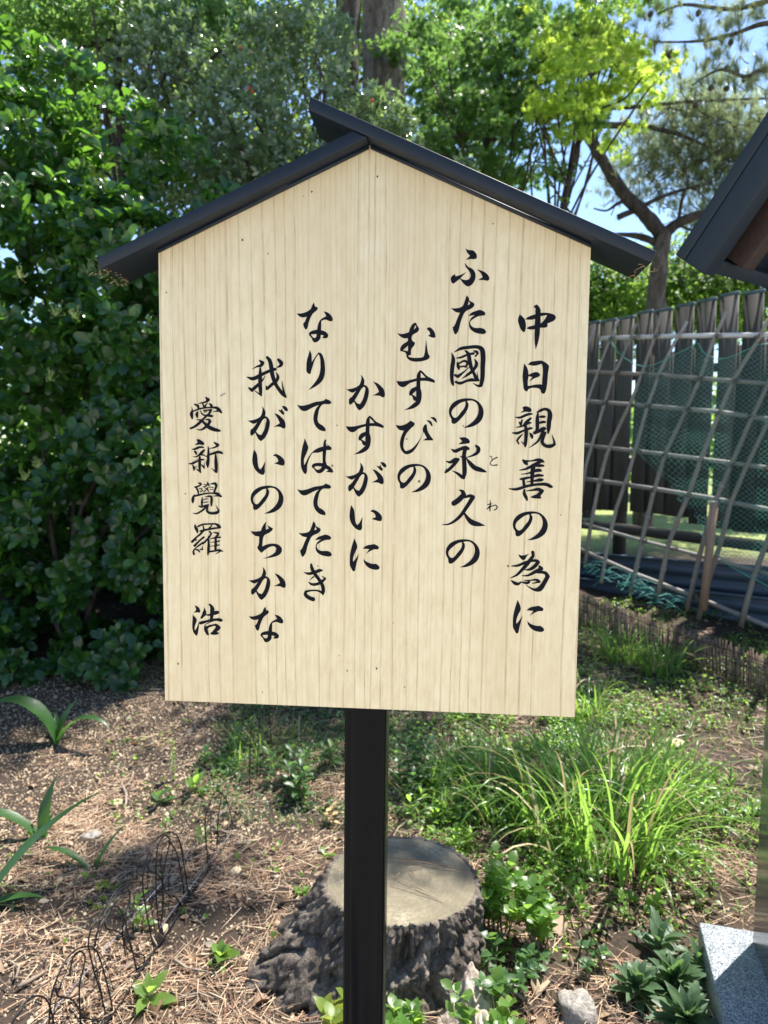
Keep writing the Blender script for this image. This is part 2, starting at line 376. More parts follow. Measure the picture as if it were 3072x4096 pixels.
# lettering: outlines and brush strokes measured in the photograph and carried onto the panel's face
GLY = """T 中 
o 390,95 430,65 470,105 488,150 488,190 560,188 640,200 700,228 712,255 700,290 585,350 592,380 575,402 480,410 475,500 455,610 415,733 400,620 398,520 402,432 340,437 285,425 290,410 400,372 408,280 355,292 260,288 295,255 410,210 412,118 390,112
h 488,240 585,222 560,270 520,320 488,348
o 180,212 160,265 155,310 168,360 215,460 245,477 257,465 258,295 215,240
T 日
o 245,935 290,1000 308,1070 310,1105 400,1065 450,1068 483,1100 470,1125 400,1155 318,1203 370,1135 310,1125 300,1190 300,1270 470,1243 508,1250 520,1000 505,942 400,970 300,955 340,915 420,900 505,895 570,930 612,975 608,1010 598,1080 583,1250 555,1365 530,1388 500,1370 480,1320 450,1302 310,1315 290,1353 250,1330 230,1220 222,1130 232,1030
T 親
o 185,1670 235,1625 218,1585 262,1566 340,1595 358,1625 345,1647 250,1650
s 115,1728,12 180,1735,34 280,1695,38 350,1680,30 368,1685,14
s 170,1800,16 195,1835,40 215,1770,25
s 345,1745,30 290,1790,45 240,1845,32
s 130,1880,12 220,1860,28 340,1810,26 355,1815,12
s 78,1960,22 140,1965,40 230,1930,30 300,1905,30 345,1892,36 368,1892,16
s 265,1850,40 275,1920,55 272,2040,52 262,2140,42 262,2168,18
s 225,1975,10 180,2020,30 140,2070,28 165,2120,24
s 250,2130,26 200,2088,8
s 328,1962,14 350,1990,45 362,2030,34 358,2045,10
s 435,1655,14 480,1635,40 545,1610,40 600,1625,50 625,1680,70 612,1800,65 605,1900,55 600,1965,24
s 450,1665,20 440,1740,50 440,1850,55 430,1930,45 405,1955,40
s 470,1725,25 520,1722,40 550,1722,30
s 465,1815,30 520,1800,40 550,1800,35
s 400,1960,50 470,1930,50 540,1895,50 565,1900,20
s 535,1900,45 500,1990,40 450,2080,32 380,2140,20 312,2182,4
s 555,1960,40 530,2020,45 512,2100,50 560,2150,50 640,2155,55 695,2130,36 685,2080,30 655,1985,6
T 善
s 230,150,30 270,190,60 290,215,20
s 250,165,34 360,160,22 450,145,45 510,160,45 535,178,25
s 500,165,45 400,215,50 270,280,34 178,298,12
s 400,240,20 480,230,45 530,232,30
s 205,358,12 300,345,22 400,310,45 480,300,45 498,310,22
s 190,430,28 250,420,40 350,400,30 450,375,45 520,378,30
s 380,240,70 365,360,60 360,490,45
s 235,440,40 245,520,45
s 290,470,12 400,455,30 490,440,50 520,440,30
s 25,572,14 120,580,40 300,530,40 450,508,40 580,510,50 640,540,45 658,545,25
s 250,590,30 245,640,45 270,690,50 288,738,28
s 278,605,10 380,590,30 450,580,50 510,605,55 450,670,55 400,690,50 345,695,12
s 400,695,40 480,700,35
T の
o 290,1330 375,1285 460,1215 510,1130 518,1050 495,985 445,945 390,938 345,945 368,985 365,1035 330,1110 260,1195 190,1260 150,1275 122,1260 115,1205 88,1155 78,1100 90,1040 135,975 210,930 300,908 400,908 480,930 550,990 590,1070 590,1150 555,1230 480,1290 380,1325
h 320,950 265,965 185,1020 130,1075 118,1120 135,1165 170,1187 200,1175 255,1110 310,1040 325,985
T 為
o 160,1540 210,1555 325,1530 290,1560 250,1620 225,1622 185,1590
s 372,1508,50 378,1560,45 350,1600,50 290,1680,60 220,1760,48 140,1840,35 45,1888,10
s 60,1712,14 150,1705,36 260,1660,40 400,1630,40 440,1640,50 465,1655,30
s 455,1655,50 400,1715,55 330,1760,40 250,1768,10
s 470,1715,30 495,1745,56 520,1755,20
s 500,1750,55 400,1800,50 300,1850,30 212,1855,10
s 440,1800,40 560,1815,50 592,1865,64 540,1960,65 470,2050,75 400,2060,40 330,2030,20 270,1990,6
s 55,1925,14 110,1965,50 160,1975,40 200,1945,20
s 190,1945,10 290,1960,40 320,1945,35
s 250,1925,14 360,1920,20 430,1915,35 465,1940,45 420,1955,22 365,1970,8
T に
o 305,150 345,230 385,330 400,410 385,480 330,580 290,680 265,780 268,868 330,800 400,700 452,610 420,760 375,920 345,1060 325,1140 300,1162 260,1150 220,1085 170,990 160,850 165,700 190,540 230,380 275,240
o 575,465 640,400 750,355 860,340 920,325 1000,355 1070,400 1082,440 1060,480 940,488 830,530 670,628 780,478
o 597,775 650,835 750,890 880,930 985,932 1060,975 1102,1030 1095,1080 1040,1110 930,1108 800,1070 700,1000 620,890
T ふ
o 305,52 350,75 410,80 455,120 470,160 465,195 440,208 370,208 305,225 370,158 325,110
o 297,262 340,320 400,350 440,400 452,460 435,530 390,590 340,612 300,595 220,500 175,535 125,572 100,555 88,480 130,440 150,432 155,465 220,445 315,402 225,492 280,515 330,515 365,490 378,440 350,380 300,310
o 470,360 540,380 600,410 645,460 655,500 635,525 570,518 488,518 555,475 530,420
T た
o 320,742 350,780 358,815 430,865 432,890 400,930 300,985 240,1110 170,1310 145,1320 125,1270 112,1215 135,1195 180,1090 220,1000 160,990 88,932 150,935 255,905 290,830 310,770
h 352,825 372,872 335,888
o 345,1048 390,1000 450,975 510,958 585,990 595,1010 585,1040 500,1050 420,1090 375,1130 380,1180 430,1220 540,1225 590,1250 608,1285 590,1308 500,1308 420,1280 365,1225 355,1160 380,1085 440,1035
T 國
s 140,1580,10 230,1530,45 350,1510,50 480,1505,55 540,1535,70 560,1620,75 556,1800,70 550,1970,65 530,2070,55 500,2080,40 415,2040,8
s 98,1592,10 122,1680,55 108,1800,62 100,1950,55 115,2050,40 128,2075,14
s 165,1668,12 230,1660,32 340,1615,30 420,1600,40
s 300,1560,24 340,1600,50 365,1720,60 395,1830,50 430,1900,45 480,1990,50 505,2000,12
s 490,1990,20 470,1860,6
s 415,1560,10 470,1580,45 485,1600,25 450,1640,26
s 435,1680,12 465,1750,50 430,1830,45 340,1910,40 248,1972,6
s 185,1740,30 195,1790,50 205,1830,30
s 210,1745,25 290,1710,35 340,1740,40 300,1800,26
s 210,1800,26 290,1790,24 320,1800,22
s 150,1920,36 190,1940,50 270,1880,25 360,1800,8
s 160,2020,36 220,2040,42 320,2005,36 400,1990,50 455,2005,22
T 永
o 282,188 362,180 420,208 440,245 435,268 390,276 270,287 328,240
s 168,355,12 215,385,50 300,355,50 380,335,56 415,350,46
s 375,345,56 355,430,60 358,560,65 362,700,66 348,780,46 330,770,50 250,710,35 178,672,6
s 300,460,10 340,480,40
s 90,535,12 150,550,40 230,510,56 270,508,36
s 265,510,50 200,590,50 130,660,45 82,698,34 100,640,6
s 530,305,30 565,345,60 556,400,55 480,450,30 390,480,10
s 390,490,14 440,560,55 510,630,70 590,660,66 655,682,36 682,692,14
T 久
s 285,960,14 330,980,50 350,1030,75 270,1110,80 205,1155,78
s 370,1070,26 440,1045,50 485,1065,66 440,1140,60 380,1230,55 310,1330,50 210,1420,40 120,1465,24 40,1470,12
s 358,1300,26 420,1390,60 480,1440,80 570,1465,60 660,1482,8
T と
s 75,330,26 110,340,26 130,400,20 140,470,20
s 280,365,38 200,405,30 110,480,26 75,550,26 120,595,26 220,595,32 275,590,44
T わ
s 738,1115,12 742,1170,16 738,1225,18 735,1268,16
s 700,1175,12 760,1160,12
s 752,1165,10 720,1215,18 695,1240,14
s 710,1230,10 770,1195,14 820,1180,14 845,1205,18 830,1240,16 795,1255,12
T む
o 95,165 150,178 238,155 255,100 300,40 330,35 340,65 368,110 355,145 280,200 280,258 315,285 312,310 270,370 265,440 235,450 235,465 270,475 350,478 420,465 435,430 448,330 455,240 470,350 485,430 502,460 490,490 430,515 340,528 260,515 215,480 200,420 165,400 130,395 130,355 165,305 225,262 225,232 170,230 120,200
h 322,62 330,95 300,125
h 228,325 225,395 165,382
o 465,105 500,92 540,120 570,175 577,215 560,225 500,210 480,198 508,185 500,150 475,125
T す
o 80,770 160,775 335,738 345,680 380,633 405,645 470,710 560,760 570,775 560,795 460,770 385,770 385,860 400,920 398,990 375,1060 300,1115 180,1140 250,1095 330,1025 300,1015 275,960 245,955 242,920 270,870 333,840 335,772 250,800 170,850 110,825
h 388,662 450,728 388,730
h 330,895 330,970 280,940
T び
o 75,1325 130,1335 210,1310 260,1272 310,1300 310,1325 265,1370 200,1450 172,1550 175,1625 200,1658 270,1630 340,1560 415,1425 415,1370 440,1320 465,1320 475,1400 505,1455 545,1510 540,1522 415,1522 465,1490 425,1415 380,1520 320,1630 260,1685 200,1697 150,1655 125,1570 140,1480 175,1398 120,1390 85,1355
s 465,1270,8 505,1290,30 530,1332,20
s 518,1232,10 560,1250,35 585,1288,18
T か
o 388,98 435,160 462,225 452,310 500,330 545,390 556,460 540,570 500,690 440,790 365,853 320,820 270,735 243,670 165,740 140,710 135,640 145,605 190,570 285,442 210,478 150,455 75,403 130,405 350,320 385,240 398,170
h 455,355 478,375 468,470 430,610 372,717 310,700 258,640 330,520 415,380
o 650,248 730,275 800,330 870,410 895,500 890,560 855,578 780,545 635,537 700,505 770,460 730,370
T ゛
o 712,2015 775,2030 802,1990 812,2035 850,2090 835,2125 820,2125 770,2080
o 795,1943 860,1945 910,1985 925,2035 908,2055 860,2035
T い
o 185,742 235,820 255,900 262,1000 280,1110 310,1158 335,1140 420,990 412,1130 408,1240 375,1275 330,1262 260,1220 180,1110 150,1000 155,880 170,790
o 585,872 630,838 690,850 770,900 825,970 832,1030 815,1078 760,1075 690,1055 610,1035 700,990 680,930 640,890
T な
o 315,35 335,98 365,103 372,130 350,160 298,205 240,330 210,430 192,437 170,400 155,350 180,325 210,248 150,258 100,240 62,198 130,198 262,140 290,80
o 455,170 520,185 575,235 595,280 590,310 560,315 480,290 425,310 422,445 480,465 520,500 527,535 510,560 437,563 462,525 418,512 410,570 370,615 325,628 300,605 280,560 245,515 250,480 300,450 365,438 375,370 405,300 440,270 498,240 480,200
h 272,508 357,503 345,550 325,563 300,550
T り
o 255,735 280,800 285,915 370,790 385,773 420,785 460,860 478,960 475,1100 440,1190 350,1270 233,1330 320,1230 385,1130 410,1030 412,920 402,840 385,798 340,860 300,970 262,1095 215,1070 205,980 215,880 240,800
T て
o 68,1540 110,1558 200,1550 330,1505 465,1480 490,1458 560,1490 573,1515 560,1532 450,1540 410,1580 380,1680 375,1790 400,1825 450,1855 490,1910 485,1937 430,1930 370,1895 325,1830 308,1750 320,1670 345,1605 388,1548 300,1585 180,1640 130,1625 90,1580
T は
o 395,278 440,350 480,450 520,550 520,620 490,710 430,850 385,970 388,1165 430,1100 550,870 660,735 780,635 900,580 1015,550 1030,430 1060,340 1095,308 1120,340 1125,385 1105,385 1122,525 1165,525 1155,450 1200,515 1290,580 1300,620 1280,655 1120,668 1135,1145 1240,1215 1320,1310 1352,1380 1335,1418 1105,1390 1195,1335 1100,1280 1050,1350 970,1415 870,1438 810,1415 700,1280 650,1240 640,1190 680,1130 790,1095 900,1090 1000,1100 1000,710 850,755 670,770 620,830 540,1000 490,1170 475,1400 440,1468 390,1440 300,1280 275,1050 290,800 340,520 385,370
h 720,1235 760,1212 850,1203 970,1215 930,1280 850,1318 800,1310
T き
s 268,1632,30 275,1680,46 320,1770,50 380,1850,48 430,1940,52 440,2020,48 435,2060,24
s 165,1747,8 230,1765,38 330,1740,45 395,1718,45 425,1720,20
s 300,1810,22 245,1855,6
s 232,1885,12 270,1915,34 360,1910,42 440,1860,40 470,1835,26 420,1800,8
s 430,2040,40 370,2010,26 270,2005,24 190,2020,36 185,2060,50 240,2110,56 295,2130,60
T 我
s 255,82,24 295,115,56 280,150,50 215,170,26 145,208,6
s 65,325,12 150,350,55 280,290,50 400,235,45 480,210,44 500,212,20
s 262,195,26 262,300,55 260,420,55 268,540,50 275,600,24
s 255,580,24 185,530,10
s 95,485,24 140,520,52 230,440,45 290,380,25 335,308,6
s 365,35,40 400,80,56 425,180,62 440,290,60 480,410,55 540,510,50 600,580,55 640,620,28
s 630,610,40 600,500,25 582,385,6
s 530,70,40 572,120,60 567,150,50 505,188,10
s 497,260,10 525,320,40 500,380,50 430,440,45 362,500,44 345,450,8
T ち
o 345,322 355,345 345,350 345,440 387,420 362,370 400,392 445,415 445,435 400,480 320,525 290,685 380,650 450,643 530,660 580,715 575,770 530,815 440,845 295,866 400,825 480,770 500,715 480,690 440,683 370,710 280,780 235,735 220,690 235,670 247,540 180,525 118,457 180,465 272,455 295,390
T 愛
s 545,130,40 600,190,100 560,235,60 440,270,40 340,292,10
s 255,310,40 335,350,70 350,400,50
s 460,290,30 490,360,50 500,390,30
s 600,270,14 545,320,36 530,360,46
s 640,290,30 685,340,75 690,390,50
s 172,380,10 190,450,30 170,560,90 185,640,66 190,680,40
s 210,490,40 350,435,44 520,400,44 700,395,42 820,400,75 890,460,90 945,520,50
s 870,480,50 720,503,8
s 340,490,20 310,560,80 320,640,50
s 400,460,10 440,550,36 500,590,40 600,600,64 700,615,66
s 500,470,46 600,460,40 680,455,60 650,520,60 600,580,50
s 500,510,24 570,500,16
s 560,610,56 490,680,55 400,770,76 280,870,64 180,925,56 145,935,50
s 310,710,20 400,715,40
s 430,720,50 520,810,70 620,900,100 750,960,100 870,990,76 915,1000,40
s 530,710,16 620,710,56 655,750,75 600,840,75 500,930,60 400,975,36 300,950,8
T 新
o 288,1230 350,1213 440,1260 495,1310 497,1350 475,1372 380,1355 250,1375 335,1285
s 175,1480,12 260,1470,56 400,1420,56 475,1430,40
s 240,1520,24 280,1560,66 295,1615,30
s 500,1500,50 440,1560,74 360,1630,46 290,1675,36 210,1668,10
s 340,1660,20 430,1620,40 510,1635,36
s 385,1680,50 385,1800,70 385,1980,62 400,2080,40
s 360,2040,44 280,1975,8
s 100,1855,20 190,1850,56 300,1800,46 420,1750,50 490,1750,40
s 350,1725,14 190,1815,8
s 200,1890,24 235,1960,66 235,2020,40
s 250,1970,24 325,1905,10
s 425,1880,24 480,1930,45 505,1975,30
s 500,1950,30 508,1810,6
s 770,1305,40 855,1370,84 820,1405,56 720,1445,30 620,1455,10
s 600,1390,10 612,1500,46 608,1700,72 595,1880,72 595,1940,40
s 570,1880,36 540,1770,6
s 540,1670,24 640,1620,46 780,1570,70 880,1550,70 965,1578,60
s 800,1620,40 805,1750,76 815,1950,86 818,2070,60
s 800,2060,50 690,1975,8
T 覺
s 345,205,24 410,230,56 420,250,40 330,300,46 265,315,46
s 295,330,46 340,420,50 352,490,36
s 370,350,20 430,350,26 450,370,18 385,400,14
s 460,400,28 405,440,28
s 570,180,14 600,230,46 635,290,24
s 485,240,14 560,250,22 620,225,22
s 610,240,20 540,290,34 480,310,26
s 520,330,18 580,370,32 618,430,24
s 600,330,36 550,390,24 490,435,34
s 655,240,12 720,225,46 790,225,70 815,270,64 790,370,56 765,430,56
s 640,325,16 690,315,22 740,330,18
s 645,380,14 740,370,20
s 250,510,14 220,570,60 205,660,76 205,715,40
s 230,550,50 350,525,50 550,480,42 720,475,42 850,490,70 925,550,56 955,565,24
s 860,540,46 720,550,10
s 455,580,16 445,680,56 440,790,44
s 520,575,12 600,555,40 680,555,54 695,610,66 690,720,62 690,800,40
s 490,640,20 550,625,26 600,620,22
s 490,715,20 550,705,26 605,700,20
s 370,810,36 430,830,46 550,790,46 620,770,28
s 550,830,56 480,900,50 380,970,46 300,1005,34 200,993,8
s 600,800,40 585,860,48 575,930,56 640,985,66 750,995,70 850,970,76 880,930,46 850,870,30 803,782,6
T 羅
s 260,1275,12 270,1350,66 310,1430,76 325,1500,36
s 340,1340,46 450,1290,46 650,1275,44 810,1280,50 880,1330,84 915,1365,56
s 900,1375,40 780,1385,50 600,1415,54 400,1460,46
s 470,1320,30 490,1400,46
s 700,1310,30 640,1380,46
s 480,1450,56 400,1540,54 300,1620,46 190,1735,70
s 200,1705,40 300,1690,34
s 490,1620,54 400,1690,46 320,1770,54 250,1840,64
s 470,1760,46 370,1830,46 280,1900,30 220,1990,46 235,2060,56
s 280,1940,30 350,1960,46 385,2005,30
s 400,1930,30 458,1940,40 450,1840,8
s 640,1470,40 685,1520,48 630,1620,46 540,1720,54 470,1790,40
s 610,1600,30 618,1750,56 612,1950,70 600,2070,40
s 750,1495,24 860,1515,56 855,1560,56 780,1630,46 650,1660,10
s 780,1640,26 915,1620,46
s 800,1650,56 800,1800,70 795,1950,56
s 670,1750,14 780,1740,26 895,1720,42
s 660,1855,14 780,1840,26 890,1820,34
s 640,1995,46 780,1975,44 900,1955,54 985,1990,24
s 920,1980,46 800,2060,8
T 浩
o 365,382 450,415 520,480 562,570 560,625 530,648 440,638 320,662 400,560 405,510 385,450
o 285,715 330,770 400,840 432,900 430,970 385,1080 360,1180 360,1260 375,1305 430,1210 500,1030 522,900 520,1060 500,1250 460,1460 430,1508 385,1470 320,1390 275,1240 268,1100 280,900
o 700,445 750,530 785,620 785,710 860,710 925,680 925,600 930,460 900,390 858,345 895,322 960,345 1050,430 1088,500 1080,600 1130,580 1250,600 1275,640 1250,680 1140,725 1055,745 1030,870 1160,858 1225,848 1330,870 1385,905 1385,960 1350,985 1160,955 1060,970 950,1010 755,1095 755,1130 780,1155 900,1105 1050,1075 1140,1058 1240,1110 1325,1195 1290,1260 1175,1360 1240,1390 1253,1425 1200,1455 1000,1463 940,1440 940,1400 980,1375 1060,1280 1130,1180 1130,1150 1080,1140 960,1175 860,1220 838,1270 860,1370 885,1445 860,1500 800,1460 740,1370 702,1270 705,1180 740,1085 830,1030 960,975 800,1015 570,1085 525,1060 520,1010 560,980 800,925 910,890 925,800 920,775 850,770 775,750 700,810 610,885 580,865 572,820 610,760 650,640 695,540"""
INS = """中 2030,1200,3.687
日 2030,1200,3.687
親 2030,1200,3.687
善 2030,1800,3.687
の 2030,1800,3.687
為 2030,1800,3.687
に 2030,2380,7.541
ふ 1780,980,3.687
た 1780,980,3.687
國 1780,980,3.687
の 1780,1560,3.687 57,570,122,557
永 1760,1700,3.687
久 1760,1700,3.687
の 1760,1700,3.687 85,587,1685,2100
と 1950,1780,7.37
わ 1760,1700,3.687
む 1560,1280,3.16
す 1560,1280,3.16
び 1560,1280,3.16
の 1560,1280,3.16 93,518,1818,2178
か 1370,1480,5.265
す 1370,1480,5.265 72,873,962,1782
か 1370,1880,5.265 62,868,-162,565 ゛ 1370,1480,5.265
い 1370,1880,5.265
に 1370,1880,5.265 152,780,1440,2135
な 1170,1200,3.687
り 1170,1200,3.687
て 1170,1200,3.687
は 1170,1720,8.295
て 1170,1800,3.568 67,552,478,930
た 1170,1800,3.568 85,563,1018,1525
き 1170,1800,3.568
我 970,1420,3.687
か 970,1420,3.687 75,636,757,1272 ゛ 970,1420,3.687 523,670,752,883
い 970,1420,3.687 145,622,1393,1770
の 970,1420,3.687 120,605,1927,2340
ち 970,2000,3.687
か 970,2000,3.687 88,638,985,1475
な 970,2000,3.687 93,602,1570,2100
愛 740,1570,6.506
新 740,1570,6.506
覺 740,1900,6.506
羅 740,1900,6.506
浩 740,2380,9.217"""
def smooth(pts, closed=True):
    P = np.asarray(pts, float); n = len(P); out = []
    def tang(i):
        a, b, c = P[(i-1) % n], P[i], P[(i+1) % n]
        if not closed and i in (0, n-1): return None
        u, w = b-a, c-b; lu, lw = np.linalg.norm(u[:2]), np.linalg.norm(w[:2])
        if lu < 1e-6 or lw < 1e-6: return None
        if np.dot(u[:2], w[:2])/(lu*lw) < math.cos(R(58)): return None
        tt = u/lu+w/lw; return tt/np.linalg.norm(tt[:2])
    T = [tang(i) for i in range(n)]
    for i in range(n if closed else n-1):
        a, b = P[i], P[(i+1) % n]; L = np.linalg.norm((b-a)[:2]); ta, tb = T[i], T[(i+1) % n]
        m0 = (b-a) if ta is None else ta*L; m1 = (b-a) if tb is None else tb*L
        for k in range(4):
            u = k/4; out.append((2*u**3-3*u*u+1)*a+(u**3-2*u*u+u)*m0+(-2*u**3+3*u*u)*b+(u**3-u*u)*m1)
    if not closed: out.append(P[-1])
    return out
def parse():
    g = {}; cur = None
    for ln in GLY.strip().split('\n'):
        k, rest = ln[0], ln[2:].strip()
        if k == 'T': cur = g[rest] = []; continue
        pts = [tuple(float(q) for q in w.split(',')) for w in rest.split()]
        if k == 'o': cur.append(['o', smooth(pts), []])
        elif k == 'h': cur[-1][2].append(smooth(pts))
        else: cur.append(['s', smooth(pts, False)])
    return g
glyphs = parse()
def bounds(g):
    X, Y = [], []
    for it in g:
        for p in it[1]:
            w = p[2]/2*0.7 if it[0] == 's' else 0
            X += [p[0]-w, p[0]+w]; Y += [p[1]-w, p[1]+w]
    return min(X), max(X), min(Y), max(Y)
def build_text():
    reading = 0
    for ln in INS.strip().split('\n'):
        w = ln.split(); mb = MB(); i = 0; lay = 0; nm = ''
        while i < len(w):
            ch = w[i]; x0, y0, sc = [float(q) for q in w[i+1].split(',')]; i += 2; bb = None; nm += ch
            if i < len(w) and w[i].count(',') == 3: bb = [float(q) for q in w[i].split(',')]; i += 1
            g = glyphs[ch]; b = bounds(g)
            if bb is None: bb = b
            ax = (bb[1]-bb[0])/(b[1]-b[0]); ay = (bb[3]-bb[2])/(b[3]-b[2])
            def tr(p, yy):
                X = (bb[0]+(p[0]-b[0])*ax)/sc+x0; Y = (bb[2]+(p[1]-b[2])*ay)/sc+y0
                q = at_y(X, Y, 0.0); return (q[0], yy, q[2])
            for it in g:
                yy = -0.00035-0.000004*lay; lay += 1
                if it[0] == 'o':
                    loops = [it[1]]+it[2]; V = [tr(p, yy) for L in loops for p in L]
                    tri = geometry.tessellate_polygon([[Vector((p[0], p[1], 0)) for p in L] for L in loops])
                    mb.add(V, [list(q) for q in tri])
                else:
                    P = it[1]; n = len(P); Lf, Rt = [], []
                    for j, p in enumerate(P):
                        a = P[max(j-1, 0)]; c = P[min(j+1, n-1)]; d = c[:2]-a[:2]; d = d/(np.linalg.norm(d)+1e-9)
                        nn = np.array([-d[1], d[0]]); Lf.append(p[:2]+nn*p[2]/2); Rt.append(p[:2]-nn*p[2]/2)
                    V = [tr(p, yy) for p in Lf+Rt]
                    mb.add(V, [[j, j+1, n+j+1, n+j] for j in range(n-1)])
                    for p in P[::2]:                                            # round body of the brush, caps and joints
                        r_ = p[2]/2
                        if r_ < 3: continue
                        lay += 1
                        mb.add([tr((p[0]+r_*math.cos(q*math.pi/6), p[1]+r_*math.sin(q*math.pi/6)), -0.00035-0.000004*lay) for q in range(12)], [list(range(12))])
        o = mb.obj('character', M_ink, panel)
build_text()
# ------------------------------------------------------------------ fence, lattice, net, edging behind
def wood_mat(name, cols, sc=(6, 6, 0.7), rough=0.75, var=0.35, grain=60):
    m, t, out = NT(name); r = rnd(t)
    oc = t.nodes.new('ShaderNodeNewGeometry').outputs['Position']
    c = ramp(t, [((i+0.5)/len(cols), x) for i, x in enumerate(cols)], r)
    n = noise_n(t, mapping(t, oc, tuple(grain*s for s in sc)), 1.0, 4, 0.7, 0.4); b = noise_n(t, mapping(t, oc, (3, 3, 1.3)), 1.0, 4)
    f = ramp(t, [(0.35, (0, 0, 0)), (0.7, (1, 1, 1))], n.outputs[0])
    col = mixc(t, math_n(t, 'MULTIPLY', f.outputs[0], 0.6), c.outputs[0], tuple(x*0.4 for x in cols[0]))
    g = ramp(t, [(0.4, (0, 0, 0)), (0.7, (1, 1, 1))], b.outputs[0])
    col = mixc(t, math_n(t, 'MULTIPLY', g.outputs[0], var), col, tuple(x*0.3+0.01 for x in cols[-1]))
    bsdf(t, out, col, rough, 0.25, n.outputs[0], 0.5, 0.003); return m
M_picket = wood_mat('weathered_picket', [(0.085, 0.08, 0.072), (0.12, 0.11, 0.10), (0.06, 0.056, 0.05)])
M_cap = paint_mat('slate_metal_cap', (0.05, 0.09, 0.11), 0.45, 0.2)
M_railw = wood_mat('dark_rail', [(0.05, 0.045, 0.04), (0.08, 0.07, 0.06)], (0.7, 6, 6))
cA = lambda x, y: (2250+x/1.382, 1000+y/1.382)
FA = at_d(*cA(210, 900), 7.0); FB = at_d(*cA(1040, 900), 5.65)
fence = thing('picket_fence', 'tall weathered board fence with slate caps behind the bamboo lattice', 'fence', (FA[0], FA[1], 0.6))
fdir = unit(np.array([FB[0]-FA[0], FB[1]-FA[1], 0.0])); fnor = np.array([-fdir[1], fdir[0], 0])
fang = math.atan2(fdir[1], fdir[0])
ftop, fbot = 2.80, 0.935
u = -1.9; k = 0
tops = []
def fpos(u_): return FA + fdir*u_
while u < 4.2:
    w = 0.163+random.uniform(-0.008, 0.008); c = fpos(u+w/2); tz = ftop+random.uniform(-0.015, 0.015); bz = fbot+random.uniform(-0.04, 0.05)
    mb = MB().box((0, 0, 0), (w, 0.020, tz-bz)); me = mb.mesh('picket', M_picket)
    Mx = Matrix.Translation((c[0], c[1], (tz+bz)/2)) @ Matrix.Rotation(fang, 4, 'Z') @ Matrix.Rotation(random.uniform(-.006, .006), 4, 'Y')
    p = inst('picket', me, fence, Mx)
    if u > 2.6 or k % 3: pass
    cp = MB().box((0, 0, (tz-bz)/2+0.006), (w+0.008, 0.032, 0.026)).obj('cap', M_cap, p)
    # inner board behind closes most of the gap lower down, as in the photograph
    if k % 4 != 2:
        q = c+fdir*(w/2+0.022)+fnor*0.024; hz = 2.42+random.uniform(-.02, .02)
        me2 = MB().box((0, 0, 0), (0.125, 0.018, hz-bz)).mesh('back_board', M_picket)
        inst('back_board', me2, fence, Matrix.Translation((q[0], q[1], (hz+bz)/2)) @ Matrix.Rotation(fang, 4, 'Z'))
    u += w+0.046+random.uniform(-0.004, 0.006); k += 1
for z_, h_, nn in ((2.25, 0.07, 0.052), (1.45, 0.07, 0.052), (0.81, 0.09, -0.05)):
    c = fpos(1.2)+fnor*nn
    MB().box((c[0], c[1], z_), (6.2, 0.045, h_), fang).obj('rail', M_railw, fence).matrix_parent_inverse = Matrix.Translation(-fence.location)
for uu in (-1.6, 0.2, 2.0, 3.8):
    c = fpos(uu)+fnor*0.11
    MB().box((c[0], c[1], 1.4), (0.09, 0.09, 2.4), fang).obj('post', M_railw, fence).matrix_parent_inverse = Matrix.Translation(-fence.location)

# grey-blue plastic sheets stacked on edge between fence and lattice
M_sheet = paint_mat('blue_grey_plastic', (0.055, 0.08, 0.115), 0.4, 0.25)
LA = G(2330, 2400); LA[2] = 0; LB = G(3000, 2570); LB[2] = 0
ldir = unit(LB-LA); lnor = np.array([-ldir[1], ldir[0], 0]); lang = math.atan2(ldir[1], ldir[0])
for i_, (off, zc, hh, lab) in enumerate(((0.42, 0.63, 0.22, 'upper blue grey ribbed plastic panel lying behind the bamboo lattice'), (0.28, 0.44, 0.22, 'lower blue grey ribbed plastic panel next to the reed edging'))):
    c = LA+ldir*0.75+lnor*off; mb = MB()
    prof = [(-0.02, -hh/2), (0.004, -hh/2), (0.004, -hh/4), (-0.012, -hh/4+0.012), (-0.012, -0.012), (0.004, 0), (0.004, hh/4), (-0.012, hh/4+0.012), (-0.012, hh/2-0.02), (0.012, hh/2-0.01), (0.012, hh/2), (-0.02, hh/2)]
    V = []
    for s_ in (-1.5, 1.5):
        for a, b in prof: V.append((s_, -a*2.2-0.35*b, b))
    n = len(prof); mb.add(V, [[j, (j+1) % n, n+(j+1) % n, n+j] for j in range(n)]+[list(range(n))[::-1], list(range(n, 2*n))])
    o = mb.obj('plastic_panel', M_sheet); o.location = (c[0], c[1], zc); o.rotation_euler = (0, R(-1.5), lang)
    tag(o, lab, 'panel')

